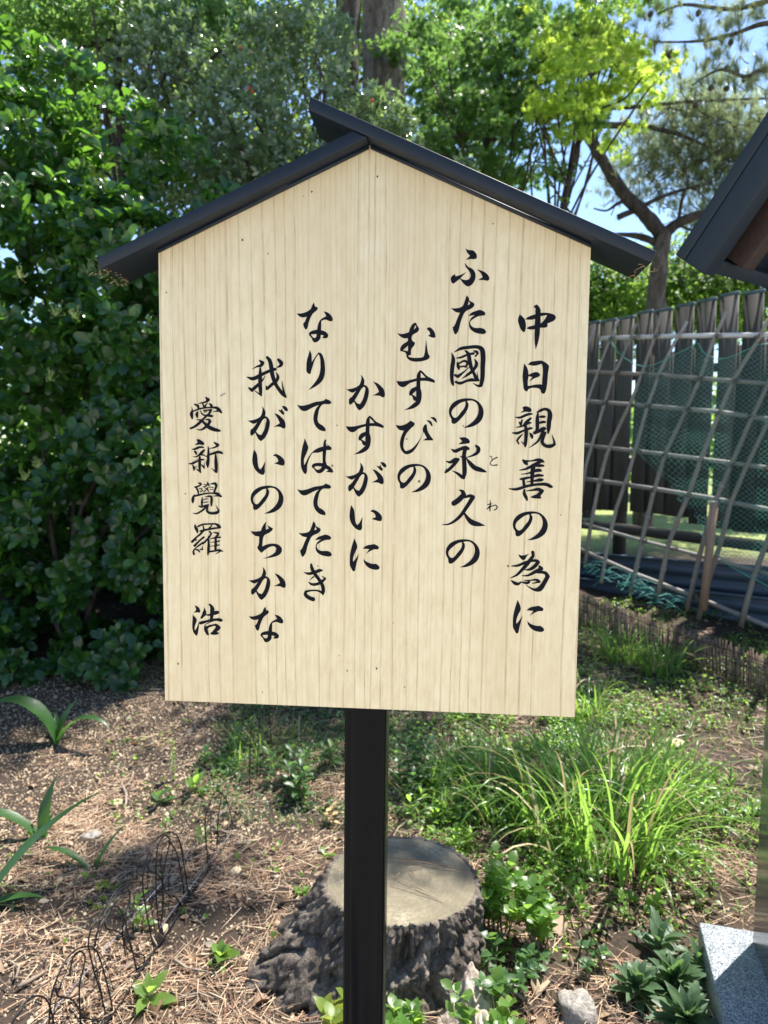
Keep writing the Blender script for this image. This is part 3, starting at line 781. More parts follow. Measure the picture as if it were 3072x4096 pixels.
# bamboo lattice
M_bam = wood_mat('grey_bamboo', [(0.25, 0.235, 0.205), (0.36, 0.34, 0.30), (0.19, 0.165, 0.135), (0.29, 0.255, 0.21)], (3, 3, 3), 0.6, 0.5)
M_wpole = wood_mat('white_painted_pole', [(0.62, 0.60, 0.57), (0.66, 0.64, 0.6)], (3, 3, 3), 0.5, 0.25)
lat = thing('bamboo_lattice', 'leaning lattice of grey bamboo canes tied to cross poles', 'lattice', (LA[0], LA[1], 0.4))
def lp(x, y, off=0.0):
    q = cA(x, y); return at_plane(q[0], q[1], LA+lnor*off, LB+lnor*off)
canes = [[(310, 385), (235, 560), (150, 800), (95, 960), (60, 1300), (40, 1700)], [(410, 405), (345, 560), (270, 720), (225, 870), (165, 1070), (130, 1190), (90, 1450), (70, 1800)],
 [(545, 350), (510, 480), (440, 680), (380, 840), (320, 960), (245, 1130), (200, 1300), (150, 1560), (125, 1740)],
 [(690, 395), (620, 510), (540, 670), (470, 860), (420, 1040), (370, 1220), (300, 1420), (250, 1620), (215, 1840)],
 [(905, 340), (830, 510), (760, 710), (680, 890), (570, 1120), (500, 1350), (440, 1600), (378, 1900)],
 [(1140, 380), (1075, 510), (950, 710), (860, 920), (780, 1120), (690, 1370), (590, 1610), (525, 1920)],
 [(1330, 330), (1230, 560), (1136, 740), (1040, 940), (930, 1190), (830, 1420), (760, 1680), (690, 1980)],
 [(1290, 640), (1136, 950), (1010, 1210), (930, 1400), (880, 1600), (800, 1850), (750, 2040)],
 [(1400, 700), (1260, 1180), (1136, 1600), (1060, 1800), (985, 2080)],
 [(1560, 500), (1420, 1200), (1330, 1700), (1260, 2150)], [(180, 420), (110, 600), (20, 900), (-60, 1300), (-90, 1750)]]
for i, c in enumerate(canes):
    pts = []
    P = [lp(x, y) for x, y in c]
    for a, b in zip(P[:-1], P[1:]): pts += [a, (a+b)/2+np.array([0, 0.004*((i % 3)-1), 0])]
    pts.append(P[-1]); L = len(pts); r0 = (0.0105, 0.012, 0.013, 0.0135, 0.015, 0.016, 0.016, 0.0165, 0.0165, 0.017, 0.012)[i]
    mb = MB().tube(pts, [r0*(0.78+0.35*j/(L-1)) for j in range(L)], 8)
    for j in range(1, L-1, 1): 
        d = unit(pts[j+1]-pts[j-1]); rr = r0*(0.78+0.35*j/(L-1)); mb.tube([pts[j]-d*0.004, pts[j], pts[j]+d*0.004], [rr, rr*1.28, rr], 8)
    keep(mb.obj('cane', M_bam, None, True), lat)
rails = [([(215, 488), (640, 475), (1136, 470), (1500, 466)], 0.017, M_wpole), ([(120, 672), (540, 692), (1136, 740), (1500, 775)], 0.015, M_bam), ([(80, 832), (470, 862), (860, 895), (1136, 935), (1500, 975)], 0.016, M_bam),
 ([(60, 1072), (560, 1130), (960, 1180), (1136, 1205), (1500, 1262)], 0.015, M_bam), ([(50, 1255), (500, 1320), (810, 1370), (1136, 1435), (1500, 1500)], 0.0165, M_bam),
 ([(50, 1495), (450, 1610), (760, 1690), (1136, 1790), (1500, 1890)], 0.0135, M_bam), ([(50, 1635), (400, 1790), (740, 1920), (1136, 2080), (1500, 2230)], 0.0165, M_bam)]
for c, r0, mm in rails:
    keep(MB().tube([lp(x, y, 0.03) for x, y in c], r0, 9, 0.12).obj('cross_pole', mm, None, True), lat)
# twine lashings where canes meet poles
M_twine = vary_mat('black_twine', [(0.02, 0.02, 0.02), (0.05, 0.04, 0.03)])
for (x, y) in ((410, 480), (520, 475), (860, 475), (300, 680), (455, 690), (540, 700), (760, 712), (950, 725), (235, 845), (390, 860), (690, 880), (420, 1110), (1136, 1200), (215, 1280), (355, 1300), (450, 1610), (620, 1650), (1075, 480), (860, 900), (1040, 915), (780, 1170), (930, 1190), (690, 1355), (500, 1325), (740, 1915), (470, 862), (270, 490), (560, 1130)):
    q = lp(x, y, 0.01); mb = MB()
    for s_ in (-1, 0, 1): mb.tube([q+np.array([0.022*math.cos(a), -0.006+0.024*math.sin(a), 0.010*s_+0.008*math.cos(a)]) for a in np.linspace(0, 6.28, 9)], 0.0022, 4)
    keep(mb.obj('lashing', M_twine, None), lat)

# short square stake in front of the lattice
M_stake = wood_mat('bare_stake', [(0.30, 0.20, 0.14), (0.36, 0.25, 0.17)], (4, 4, 0.7))
p0, p1 = lp(838, 1392, -0.07), lp(778, 1990, -0.07)
mb = MB().tube([p1, (p0+p1)/2, p0], [0.0275, 0.027, 0.027], 10, 0.05)
st = mb.obj('wooden_stake', M_stake); tag(st, 'short brown round stake with a pale sawn top standing against the lattice', 'stake')
MB().tube([p0+[0, 0, .0005], p0+[0, 0, 0.004]], [0.0265, 0.025], 12).obj('sawn_top', M_wpole, st)

# green knotted net draped on the lattice
M_net, _t, _o = NT('green_net_cord'); bsdf(_t, _o, (0.07, 0.30, 0.24), 0.5, 0.4)
def netmesh():
    poly = [(455, 650), (520, 630), (600, 590), (690, 545), (750, 515), (775, 560), (800, 580), (850, 602), (900, 600), (960, 580), (1000, 560), (1080, 525), (1180, 510), (1300, 620), (1420, 900), (1420, 1700), (1300, 2000), (1100, 1860), (950, 1760), (850, 1680), (770, 1560), (720, 1450), (640, 1400), (560, 1260), (470, 1180), (380, 1110), (360, 950), (400, 800), (440, 720)]
    def inside(x, y):
        c = False; n = len(poly); j = n-1
        for i in range(n):
            xi, yi = poly[i]; xj, yj = poly[j]
            if (yi > y) != (yj > y) and x < (xj-xi)*(y-yi)/(yj-yi)+xi: c = not c
            j = i
        return c
    mb = MB(); st_ = 27.0; P = {}
    def node(i, j):
        u_ = 330+st_*0.62*(i-j); v_ = 480+st_*0.5*(i+j)
        u_ += 22*noise.noise((u_*0.008, v_*0.008, 2)); v_ += 26*noise.noise((u_*0.006, v_*0.006, 9)) + 0.00022*(u_-900)**2*max(0, 1-(v_-480)/500)
        return u_, v_
    for i in range(-10, 130):
        for j in range(-60, 130):
            a = node(i, j)
            if not inside(*a): continue
            for di, dj in ((1, 0), (0, 1)):
                b = node(i+di, j+dj)
                if not inside(*b): continue
                off = -0.02-0.012*noise.noise((a[0]*.01, a[1]*.01, 0))
                A = lp(a[0], a[1], off); B = lp(b[0], b[1], off)
                mid = (A+B)/2+np.array([0, 0, -0.003])
                mb.tube([A, mid, B], 0.0011, 3, cap=False)
    return mb
net = netmesh().obj('mesh_strands', M_net)
nt = thing('garden_net', 'green diamond mesh net draped over the bamboo lattice', 'net', tuple(lp(900, 1700)))
keep(net, nt); tag(net, kind='stuff')
for pl in ([(262, 495), (300, 560), (350, 602), (400, 632), (455, 645), (520, 630), (600, 590), (690, 545), (750, 515), (775, 560), (800, 580), (850, 602), (900, 600), (960, 580), (1000, 560), (1080, 525), (1180, 510)],
           [(1180, 1880), (1040, 1810), (930, 1750), (850, 1680), (760, 1560)]):
    keep(MB().tube([lp(x, y, -0.025) for x, y in pl], 0.0028, 5).obj('border_cord', M_net, None, True), nt)
# bunched spare net lying on the reed edging
mb = MB()
for i in range(80):
    x = random.uniform(130, 640); y = 1745+(x-130)*0.42+random.gauss(0, 26); q = lp(x, y, random.uniform(-0.08, 0.04)); a = random.uniform(0, 3.1)
    v = np.array([math.cos(a)*.07, math.sin(a)*.03, random.uniform(-.03, .03)]); mb.tube([q-v, q+[0, 0, .02], q+v*.6, q+v+[0, 0, -.02]], 0.0018, 3, cap=False)
tag(mb.obj('bunched_net', M_net), 'bunched green net heaped along the foot of the lattice', 'net')

# reed screen used as edging along the foot of the lattice
M_reed = vary_mat('brown_reed', [(0.13, 0.085, 0.06), (0.22, 0.15, 0.11), (0.09, 0.06, 0.045), (0.28, 0.2, 0.15)], 0.8, 0.2, 200, 0.5)
ra, rb = G(2290, 2500), G(3072, 2790); rdir = unit(np.array([rb[0]-ra[0], rb[1]-ra[1], 0])); rnor = np.array([-rdir[1], rdir[0], 0])
reed = thing('reed_edging', 'low brown reed screen edging the bed in front of the lattice', 'edging', tuple(ra))
L_ = np.linalg.norm((rb-ra)[:2])+0.9; mb = MB(); s_ = -0.7
while s_ < L_:
    q = ra+rdir*s_; z = gz(q[0], q[1]); h = 0.215+random.uniform(-.02, .02)
    lean = random.uniform(-.012, .012)
    mb.tube([(q[0], q[1], z-.03), (q[0]+rdir[0]*lean, q[1]+rdir[1]*lean+.03, z+h)], 0.0032, 4); s_ += 0.0062
o = keep(mb.obj('reeds', M_reed, None), reed); tag(o, kind='stuff')
for hh in (0.05, 0.12, 0.18):
    keep(MB().tube([(ra+rdir*s)[:2].tolist()+[gz(*(ra+rdir*s)[:2])+hh] - np.array([rnor[0]*-.0, 0.007-.13*hh, 0]) for s in np.linspace(-.7, L_, 24)], 0.0022, 4).obj('binding_wire', M_twine, None), reed)

# ------------------------------------------------------------------ granite block and slab at the right
def granite(name, a, b, c, rough):
    m, t, out = NT(name); pos = t.nodes.new('ShaderNodeNewGeometry').outputs['Position']
    v = nd(t, 'ShaderNodeTexVoronoi', i_Scale=330.0); t.links.new(pos, v.inputs['Vector'])
    s = nd(t, 'ShaderNodeSeparateColor'); t.links.new(v.outputs['Color'], s.inputs[0])
    n = noise_n(t, pos, 500, 3)
    f = math_n(t, 'ADD', math_n(t, 'MULTIPLY', s.outputs[0], 0.75), math_n(t, 'MULTIPLY', n.outputs[0], 0.25))
    cr = ramp(t, [(0.16, a), (0.32, b), (0.6, b), (0.85, c)], f)
    bsdf(t, out, cr.outputs[0], rough, 0.5, n.outputs[0], 0.12, 0.0006); return m
M_gr = granite('grey_granite', (0.02, 0.022, 0.028), (0.20, 0.22, 0.25), (0.50, 0.52, 0.54), 0.42)
M_grp = granite('polished_granite', (0.015, 0.017, 0.02), (0.09, 0.095, 0.10), (0.2, 0.2, 0.2), 0.13)
zs = 0.10
s0 = at_z(2796, 3687, zs); s1 = at_z(2902, 4096, zs); e1 = unit(s1-s0); e1[2] = 0; e2 = np.array([-e1[1], e1[0], 0]); 
ang = math.atan2(e2[1], e2[0])
def oriented_box(c0, lx, ly, z0, z1):
    """corner c0, extends lx along e2 (right) and ly along e1 (towards the viewer)"""
    V = []
    for z in (z0, z1):
        for a, b in ((0, 0), (lx, 0), (lx, ly), (0, ly)): V.append(c0*np.array([1, 1, 0])+e2*a+e1*b+np.array([0, 0, z]))
    return MB().add(V, [[3, 2, 1, 0], [4, 5, 6, 7], [0, 1, 5, 4], [1, 2, 6, 5], [2, 3, 7, 6], [3, 0, 4, 7]])
slab = oriented_box(s0, 1.05, 1.25, -0.06, zs).obj('granite_slab', M_gr); bevel(slab, 0.004)
tag(slab, 'speckled grey granite base slab on the ground at the right edge', 'slab')
pc = at_z(3010, 3767, zs)
pil = oriented_box(pc, 0.7, 0.75, zs+0.0005, 1.25).obj('granite_block', M_grp); bevel(pil, 0.003)
tag(pil, 'polished granite block standing on the grey slab at the right edge', 'stone')

# ------------------------------------------------------------------ little tiled-board shelter roof, top right
M_nav = paint_mat('dark_navy_board', (0.010, 0.018, 0.027), 0.55, 0.03)
M_brn = wood_mat('brown_rafter', [(0.05, 0.034, 0.030), (0.06, 0.042, 0.036)], (1, 1, 1), 0.6, 0.2)
C0 = at_d(2700, 1019, 1.7); az = R(50); de = np.array([math.sin(az), math.cos(az), 0]); dv = np.array([math.sin(az+math.pi/2), math.cos(az+math.pi/2), 0])
best = 1e9
for s_ in np.linspace(0.1, 4, 800):
    v = unit(dv+np.array([0, 0, s_]))
    for l_ in np.linspace(0.15, 1.2, 60):
        q = C0+v*l_-CAM; x = 1536+FPX*np.dot(q, _r)/np.dot(q, _f); y = 2048-FPX*np.dot(q, _u)/np.dot(q, _f); er = abs(x-3072)+abs(y-445)
        if er < best: best = er; vv = v
nrm = unit(np.cross(de, vv)); nrm = nrm if nrm[2] > 0 else -nrm
roof = thing('shelter_roof', 'dark sloping shelter roof corner with brown rafters above the granite block', 'roof', tuple(C0))
def slopebox(o, a, b, c):
    V = [o+vv*x*a[1]+vv*a[0]*(1-x)+de*(b[0]*(1-y)+b[1]*y)+nrm*(c[0]*(1-z)+c[1]*z) for z in (0, 1) for x, y in ((0, 0), (1, 0), (1, 1), (0, 1))]
    return MB().add(V, [[3, 2, 1, 0], [4, 5, 6, 7], [0, 1, 5, 4], [1, 2, 6, 5], [2, 3, 7, 6], [3, 0, 4, 7]])
keep(bevel(slopebox(C0, (0, 0.8), (0, 0.8), (-0.03, 0.0)).obj('roof_board', M_nav, None), 0.003), roof)
keep(bevel(slopebox(C0, (0, 0.8), (0, 0.045), (-0.095, -0.032)).obj('fascia_board', M_nav, None), 0.003), roof)
keep(bevel(slopebox(C0, (0.002, 0.035), (0.047, 0.8), (-0.075, -0.032)).obj('eave_board', M_nav, None), 0.003), roof)
for b_ in (0.10, 0.34, 0.6):
    keep(bevel(slopebox(C0, (0.04, 0.8), (b_, b_+0.045), (-0.115, -0.032)).obj('rafter', M_brn, None), 0.003), roof)
# post that carries the roof, standing behind the granite block
c = C0+de*0.5+vv*0.55; 
MB().box((c[0]+0.2, c[1], c[2]/2), (0.1, 0.1, c[2]), ang).obj('roof_post', M_brn, roof).matrix_parent_inverse = Matrix.Translation(-roof.location)
# ------------------------------------------------------------------ tree stump
def bark_mat(name, dark, mid, light, sc=1.0, moss=0.0):
    m, t, out = NT(name); pos = t.nodes.new('ShaderNodeNewGeometry').outputs['Position']
    n = noise_n(t, mapping(t, pos, (14*sc, 14*sc, 5*sc)), 1.0, 7, 0.68, 0.6); s = noise_n(t, pos, 90*sc, 5, 0.7)
    v = nd(t, 'ShaderNodeTexVoronoi', i_Scale=1.0, feature='DISTANCE_TO_EDGE'); t.links.new(mapping(t, pos, (24*sc, 24*sc, 8*sc)), v.inputs['Vector'])
    e = ramp(t, [(0.0, (0.35, 0.35, 0.35)), (0.10, (1, 1, 1))], math_n(t, 'ADD', v.outputs['Distance'], math_n(t, 'MULTIPLY', math_n(t, 'SUBTRACT', n.outputs[0], 0.5), 0.9)))
    f = math_n(t, 'ADD', math_n(t, 'MULTIPLY', n.outputs[0], 0.6), math_n(t, 'MULTIPLY', s.outputs[0], 0.4))
    c = ramp(t, [(0.32, dark), (0.5, mid), (0.68, light)], f)
    col = mixc(t, math_n(t, 'ADD', math_n(t, 'MULTIPLY', e.outputs[0], 0.6), 0.4), tuple(x*0.4 for x in dark), c.outputs[0])
    if moss:
        g = noise_n(t, pos, 9, 4); col = mixc(t, math_n(t, 'MULTIPLY', ramp(t, [(0.5, (0, 0, 0)), (0.7, (1, 1, 1))], g.outputs[0]).outputs[0], moss), col, (0.07, 0.09, 0.04))
    h = math_n(t, 'ADD', math_n(t, 'MULTIPLY', e.outputs[0], 0.22), math_n(t, 'ADD', n.outputs[0], math_n(t, 'MULTIPLY', s.outputs[0], 0.5)))
    bsdf(t, out, col, 0.85, 0.25, h, 0.9, 0.012/sc); return m
M_bark = bark_mat('grey_pine_bark', (0.038, 0.03, 0.024), (0.115, 0.092, 0.074), (0.29, 0.245, 0.205), 1.0, 0.1)
STZ = 0.215
Tc = at_z(1603, 3510, STZ); Tr = 0.5*np.linalg.norm(at_z(1287, 3510, STZ)-at_z(1920, 3510, STZ))
# fit the height so that the front of the cut reaches its place in the photograph
stump = thing('tree_stump', 'sawn tree stump with a pale cut face and deeply cracked bark behind the post', 'tree stump', (Tc[0], Tc[1], gz(Tc[0], Tc[1])))
def stump_r(a, h, plain=False):
    """h: 0 ground .. 1 top"""
    r = Tr*(1.0+0.035*noise.noise((math.cos(a)*1.2, math.sin(a)*1.2, 4)))
    if plain: return r
    fl = (1-h)**1.15
    root = max(0, math.cos(a-R(200)))**4*0.27 + max(0, math.cos(a-R(318)))**8*0.12 + max(0, math.cos(a-R(60)))**6*0.15 + max(0, math.cos(a-R(120)))**6*0.12 + max(0, math.cos(a-R(262)))**10*0.06
    r += fl*(0.02+root)
    # cracks: ridged noise, stretched upwards, deeper towards the roots
    a_s = a-0.55*h; q = (math.cos(a_s)*3.6+0.5*noise.noise((a*3, h*4, 5)), math.sin(a_s)*3.6, h*1.7+0.8*noise.noise((a*2, h*3, 0)))
    c = 1-abs(noise.noise(q))*2.6; c = max(0, c)**3
    q2 = (math.cos(a)*12, math.sin(a)*12, h*3.0); c2 = max(0, 1-abs(noise.noise(q2))*3)**2
    r -= (0.062*c*(0.35+0.65*fl**0.4 if h < 0.93 else 0.3) + 0.010*c2)
    w_ = 3.2*noise.noise((math.cos(a)*4.5, math.sin(a)*4.5, h*4+a*0.4)); fr = w_-math.floor(w_); r += 0.013*(fr if fr < 0.85 else (1-fr)*5.6)-0.006
    r += 0.011*noise.noise((math.cos(a)*14, math.sin(a)*14, h*7))+0.007*noise.noise((math.cos(a)*40, math.sin(a)*40, h*22))
    return r
mb = MB(); NA, NH = 420, 80; V = []
for j in range(NH):
    h = j/(NH-1)
    for i in range(NA):
        a = 2*math.pi*i/NA; r = stump_r(a, h); x, y = Tc[0]+r*math.cos(a), Tc[1]+r*math.sin(a)
        zg = gz(x, y)-0.05; V.append((x, y, zg+(STZ-zg)*h + (0.004*noise.noise((a*6, 0, 3)) if j == NH-1 else 0)))
F = [[j*NA+i, j*NA+(i+1) % NA, (j+1)*NA+(i+1) % NA, (j+1)*NA+i] for j in range(NH-1) for i in range(NA)]
# bark lip: inward ring
k0 = len(V)
for rr, dz in ((0.955, 0.002), (0.93, -0.004)):
    for i in range(NA):
        a = 2*math.pi*i/NA; r = stump_r(a, 1.0, True)*(rr-0.015); V.append((Tc[0]+r*math.cos(a), Tc[1]+r*math.sin(a), STZ+dz+0.003*noise.noise((a*8, rr*9, 1))))
b0 = (NH-1)*NA
F += [[b0+i, b0+(i+1) % NA, k0+(i+1) % NA, k0+i] for i in range(NA)]+[[k0+i, k0+(i+1) % NA, k0+NA+(i+1) % NA, k0+NA+i] for i in range(NA)]
keep(mb.add(V, F).obj('bark', M_bark, None, True), stump)
def cut_mat():
    m, t, out = NT('weathered_cut'); tc = t.nodes.new('ShaderNodeTexCoord').outputs['Object']
    d = noise_n(t, tc, 9, 4, 0.6); va = nd(t, 'ShaderNodeVectorMath', operation='LENGTH')
    t.links.new(mapping(t, tc, (1, 1, 0), (0.03, -0.02, 0)), va.inputs[0])
    q = math_n(t, 'ADD', va.outputs['Value'], math_n(t, 'MULTIPLY', d.outputs[0], 0.03))
    cx = nd(t, 'ShaderNodeCombineXYZ'); t.links.new(q, cx.inputs[0])
    rg = noise_n(t, cx.outputs[0], 170, 2, 0.6); saw = noise_n(t, mapping(t, tc, (160, 12, 1), rot=(0, 0, R(-18))), 1.0, 3)
    big = noise_n(t, tc, 7, 5, 0.6); sp = noise_n(t, tc, 75, 5, 0.7)
    c = ramp(t, [(0.3, (0.10, 0.08, 0.052)), (0.5, (0.21, 0.175, 0.115)), (0.7, (0.36, 0.315, 0.225))], big.outputs[0]).outputs[0]
    c = mixc(t, ramp(t, [(0.42, (0, 0, 0)), (0.6, (0.6, 0.6, 0.6))], rg.outputs[0]).outputs[0], c, (0.09, 0.08, 0.055))
    c = mixc(t, math_n(t, 'MULTIPLY', saw.outputs[0], 0.3), c, (0.25, 0.24, 0.17))
    c = mixc(t, math_n(t, 'MULTIPLY', ramp(t, [(0.48, (0, 0, 0)), (0.62, (1, 1, 1))], sp.outputs[0]).outputs[0], 0.75), c, (0.13, 0.11, 0.08))
    bsdf(t, out, c, 0.85, 0.2, saw.outputs[0], 0.5, 0.002); return m
M_cut = cut_mat()
V = [(0, 0, STZ+0.001)]; 
rings = 26
for k in range(1, rings+1):
    for i in range(NA):
        a = 2*math.pi*i/NA; r = stump_r(a, 1.0, True)*0.945*k/rings; x, y = r*math.cos(a), r*math.sin(a)
        V.append((x, y, STZ+0.0015*noise.noise((x*30, y*30, 2))+0.004*noise.noise((x*6, y*6, 8))-(0.004 if k == rings else 0)))
F = [[0, 1+i, 1+(i+1) % NA] for i in range(NA)]+[[1+k*NA+i, 1+(k+1)*NA+i, 1+(k+1)*NA+(i+1) % NA, 1+k*NA+(i+1) % NA] for k in range(rings-1) for i in range(NA)]
cut = MB().add(np.array(V)-[0, 0, 0], F).obj('cut_face', M_cut, None, True)
cut.location = (Tc[0], Tc[1], 0); cut.parent = stump; cut.matrix_parent_inverse = Matrix.Translation(-stump.location)
# crumbling old root running towards the viewer on the right
M_rot = bark_mat('crumbling_root', (0.15, 0.12, 0.095), (0.36, 0.30, 0.25), (0.52, 0.46, 0.40), 1.6)
rc = G(1900, 4080); V = []; NU, NV = 70, 60
for j in range(NV):
    for i in range(NU):
        a, b = (i/(NU-1)-.5)*0.30, (j/(NV-1)-.5)*0.46; x = rc[0]+a-0.25*b; y = rc[1]+b
        hgt = 0.10*math.exp(-(a/0.075)**2-(b/0.17)**4)
        w = noise.noise((x*22, y*7, 3)); w2 = abs(noise.noise((x*60, y*22, 1)))
        V.append((x, y, gz(x, y)-0.012+hgt*(1+0.55*w)-0.03*w2*(hgt/0.1)))
F = [[j*NU+i, j*NU+i+1, (j+1)*NU+i+1, (j+1)*NU+i] for j in range(NV-1) for i in range(NU-1)]
tag(MB().add(V, F).obj('old_root', M_rot, None, True), 'pale crumbling old root breaking out of the soil right of the stump', 'root')

# ------------------------------------------------------------------ wire border edging
M_wire, _t, _o = NT('black_wire'); bsdf(_t, _o, (0.006, 0.007, 0.009), 0.45, 0.25)
M_rod, _t, _o = NT('bare_metal_rod'); bsdf(_t, _o, (0.42, 0.42, 0.45), 0.35, 0.5, metal=0.6)
cD = lambda x, y: (x/1.8433, 3200+y/1.8433)
wa = G(*cD(920, 1452)); wb = G(*cD(1400, 722))
def wp(x, y, off=0.0):
    q = cD(x, y); d = unit(wb-wa); nn = np.array([-d[1], d[0], 0]); p = at_plane(q[0], q[1], wa+nn*off, wb+nn*off)
    p[2] = max(p[2], gz(p[0], p[1])+0.002); return p
wf = thing('wire_border_fence', 'low black wire border edging with looped hoops left of the post', 'border fence', tuple(wa))
hoops = [[(60, 1780), (90, 1650), (180, 1500), (270, 1445), (340, 1470), (372, 1540), (400, 1660), (430, 1800)],
 [(352, 1760), (365, 1600), (372, 1480), (410, 1340), (480, 1190), (560, 1105), (640, 1080), (700, 1100), (740, 1180), (790, 1360), (822, 1500), (840, 1620)],
 [(515, 1290), (522, 1230), (545, 1150), (590, 1115), (625, 1150), (620, 1220), (590, 1340), (585, 1450), (595, 1700)],
 [(410, 1380), (430, 1445), (520, 1465), (570, 1520), (610, 1590), (680, 1620), (750, 1605)],
 [(650, 1080), (665, 970), (720, 870), (790, 770), (860, 665), (940, 610), (1045, 605)], [(652, 1085), (690, 1250), (735, 1400), (775, 1560)],
 [(700, 1080), (730, 930), (790, 800), (870, 680), (925, 645), (955, 680), (950, 760), (915, 860), (905, 980), (925, 1150)],
 [(770, 900), (790, 950), (860, 965), (910, 1010), (930, 1080), (985, 1130), (1060, 1145), (1062, 1200)], [(810, 800), (850, 780), (900, 830), (935, 950), (985, 1150), (1015, 1290)],
 [(1142, 1130), (1110, 980), (1080, 830), (1052, 640), (1062, 520), (1110, 360), (1180, 270), (1250, 236), (1310, 270), (1340, 380), (1370, 560), (1398, 740)],
 [(1175, 970), (1155, 760), (1150, 560), (1155, 400), (1180, 300), (1225, 262), (1250, 300), (1228, 420), (1200, 560), (1205, 740), (1185, 920)],
 [(1080, 460), (1100, 522), (1160, 545), (1200, 610), (1230, 690), (1300, 720), (1330, 780)], [(1240, 300), (1300, 380), (1340, 560), (1360, 700)],
 [(1535, 500), (1520, 300), (1512, 160), (1545, 30), (1590, -60), (1640, -40), (1690, 60), (1740, 300)], [(1600, 350), (1610, 120), (1640, -60)],
 [(1850, 200), (1840, -200), (1850, -500), (1880, -640)], [(1905, 150), (1895, -200), (1915, -560), (1940, -700), (1985, -600), (2010, -300), (2060, 20)]]
def sm(P):
    P = [np.array(p, float) for p in P]; out = []
    for i in range(len(P)-1):
        a, b, c, d = P[max(i-1, 0)], P[i], P[i+1], P[min(i+2, len(P)-1)]
        for k in range(4):
            u = k/4; out.append(0.5*((2*b)+(c-a)*u+(2*a-5*b+4*c-d)*u*u+(3*b-a-3*c+d)*u**3))
    return out+[P[-1]]
for i, h in enumerate(hoops):
    keep(MB().tube([wp(p[0], p[1], 0.004*((i % 3)-1)) for p in sm(h)], 0.0021, 6).obj('hoop', M_wire, None, True), wf)
for i, h in enumerate((hoops[1], hoops[4], hoops[5], hoops[9], hoops[10], hoops[6], hoops[13], hoops[7])):
    keep(MB().tube([wp(p[0]+30+14*math.sin(p[1]*.006+i), p[1]+24+18*math.cos(p[0]*.007+i), 0.03+0.01*(i % 3)) for p in sm(h)], 0.0012, 5).obj('hoop', M_wire, None, True), wf)
for o_ in (-0.012, -0.004, 0.006, 0.013, 0.02):
    keep(MB().tube([wp(300+t_*1500, 2395-t_*2281+12*math.sin(t_*30+o_*900), o_)+[0, 0, 0.004] for t_ in np.linspace(0, 1, 26)], 0.0019, 6).obj('base_wire', M_wire, None, True), wf)
for (p, q, lab) in (((300, 1745), (1700, 95), 'long thin straight grey metal rod crossing the wire edging'), ((1180, 1010), (1700, 330), 'shorter grey metal rod lying below the long one beside the wire edging')):
    a = G(*cD(*p))+[0, 0, 0.03]; b = G(*cD(*q))+[0, 0, 0.045]
    tag(MB().tube([a, b], 0.0013, 6).obj('metal_rod', M_rod), lab, 'rod')

# ------------------------------------------------------------------ litter: gravel, pine needles, dead leaves
N_ = lambda *s: rng.normal(size=s)
U_ = lambda a, b, n: rng.uniform(a, b, n)
def gzv(x, y): return np.array([gz(a, b) for a, b in zip(x, y)])
M_grav = vary_mat('gravel', [(0.34, 0.25, 0.16), (0.52, 0.41, 0.27), (0.2, 0.14, 0.10), (0.58, 0.48, 0.34), (0.12, 0.085, 0.065), (0.42, 0.31, 0.20)], 0.8, 0.25, 300)
def scatter_ground(n, xr_, yr_, dens=None):
    x, y = U_(*xr_, n), U_(*yr_, n)
    if dens is not None:
        k = rng.random(n) < np.array([dens(a, b) for a, b in zip(x, y)]); x, y = x[k], y[k]
    # skip the stump, the slab
    k = ((x-Tc[0])**2+(y-Tc[1])**2 > (Tr*1.02)**2) & ~((x > s0[0]-0.0) & (y < s0[1]+0.02)); x, y = x[k], y[k]
    return x, y, gzv(x, y)
oct_v = [(1, 0, 0), (0, 1, 0), (-1, 0, 0), (0, -1, 0), (0, 0, 1), (.5, .6, -.5), (-.6, .1, -.5)]
oct_f = [[0, 1, 4], [1, 2, 4], [2, 3, 4], [3, 0, 4], [0, 5, 1], [3, 6, 2]]
x, y, z = scatter_ground(60000, (-2.3, 0.35), (0.45, 3.6), lambda a, b: min(1, max(0.06, 0.62-0.9*(a+0.75)+0.35*min(1, b-1.1)+0.7*noise.noise((a*2, b*2, 0)))))
P = np.stack([x, y, z+0.001], 1); A = unit(N_(len(P), 3)); X, Y, Z = frames(A); Z = Z*0.6+[0, 0, 0.7]
sc = np.exp(N_(len(P), 1)*0.4)*0.0034; MBg = MB().scatter(oct_v, oct_f, P, X, Y, Z, np.hstack([sc, sc*U_(0.7, 1.3, (len(P), 1)), sc*0.7]))
tag(MBg.obj('gravel', M_grav), 'loose pale gravel scattered over the soil', kind='stuff')
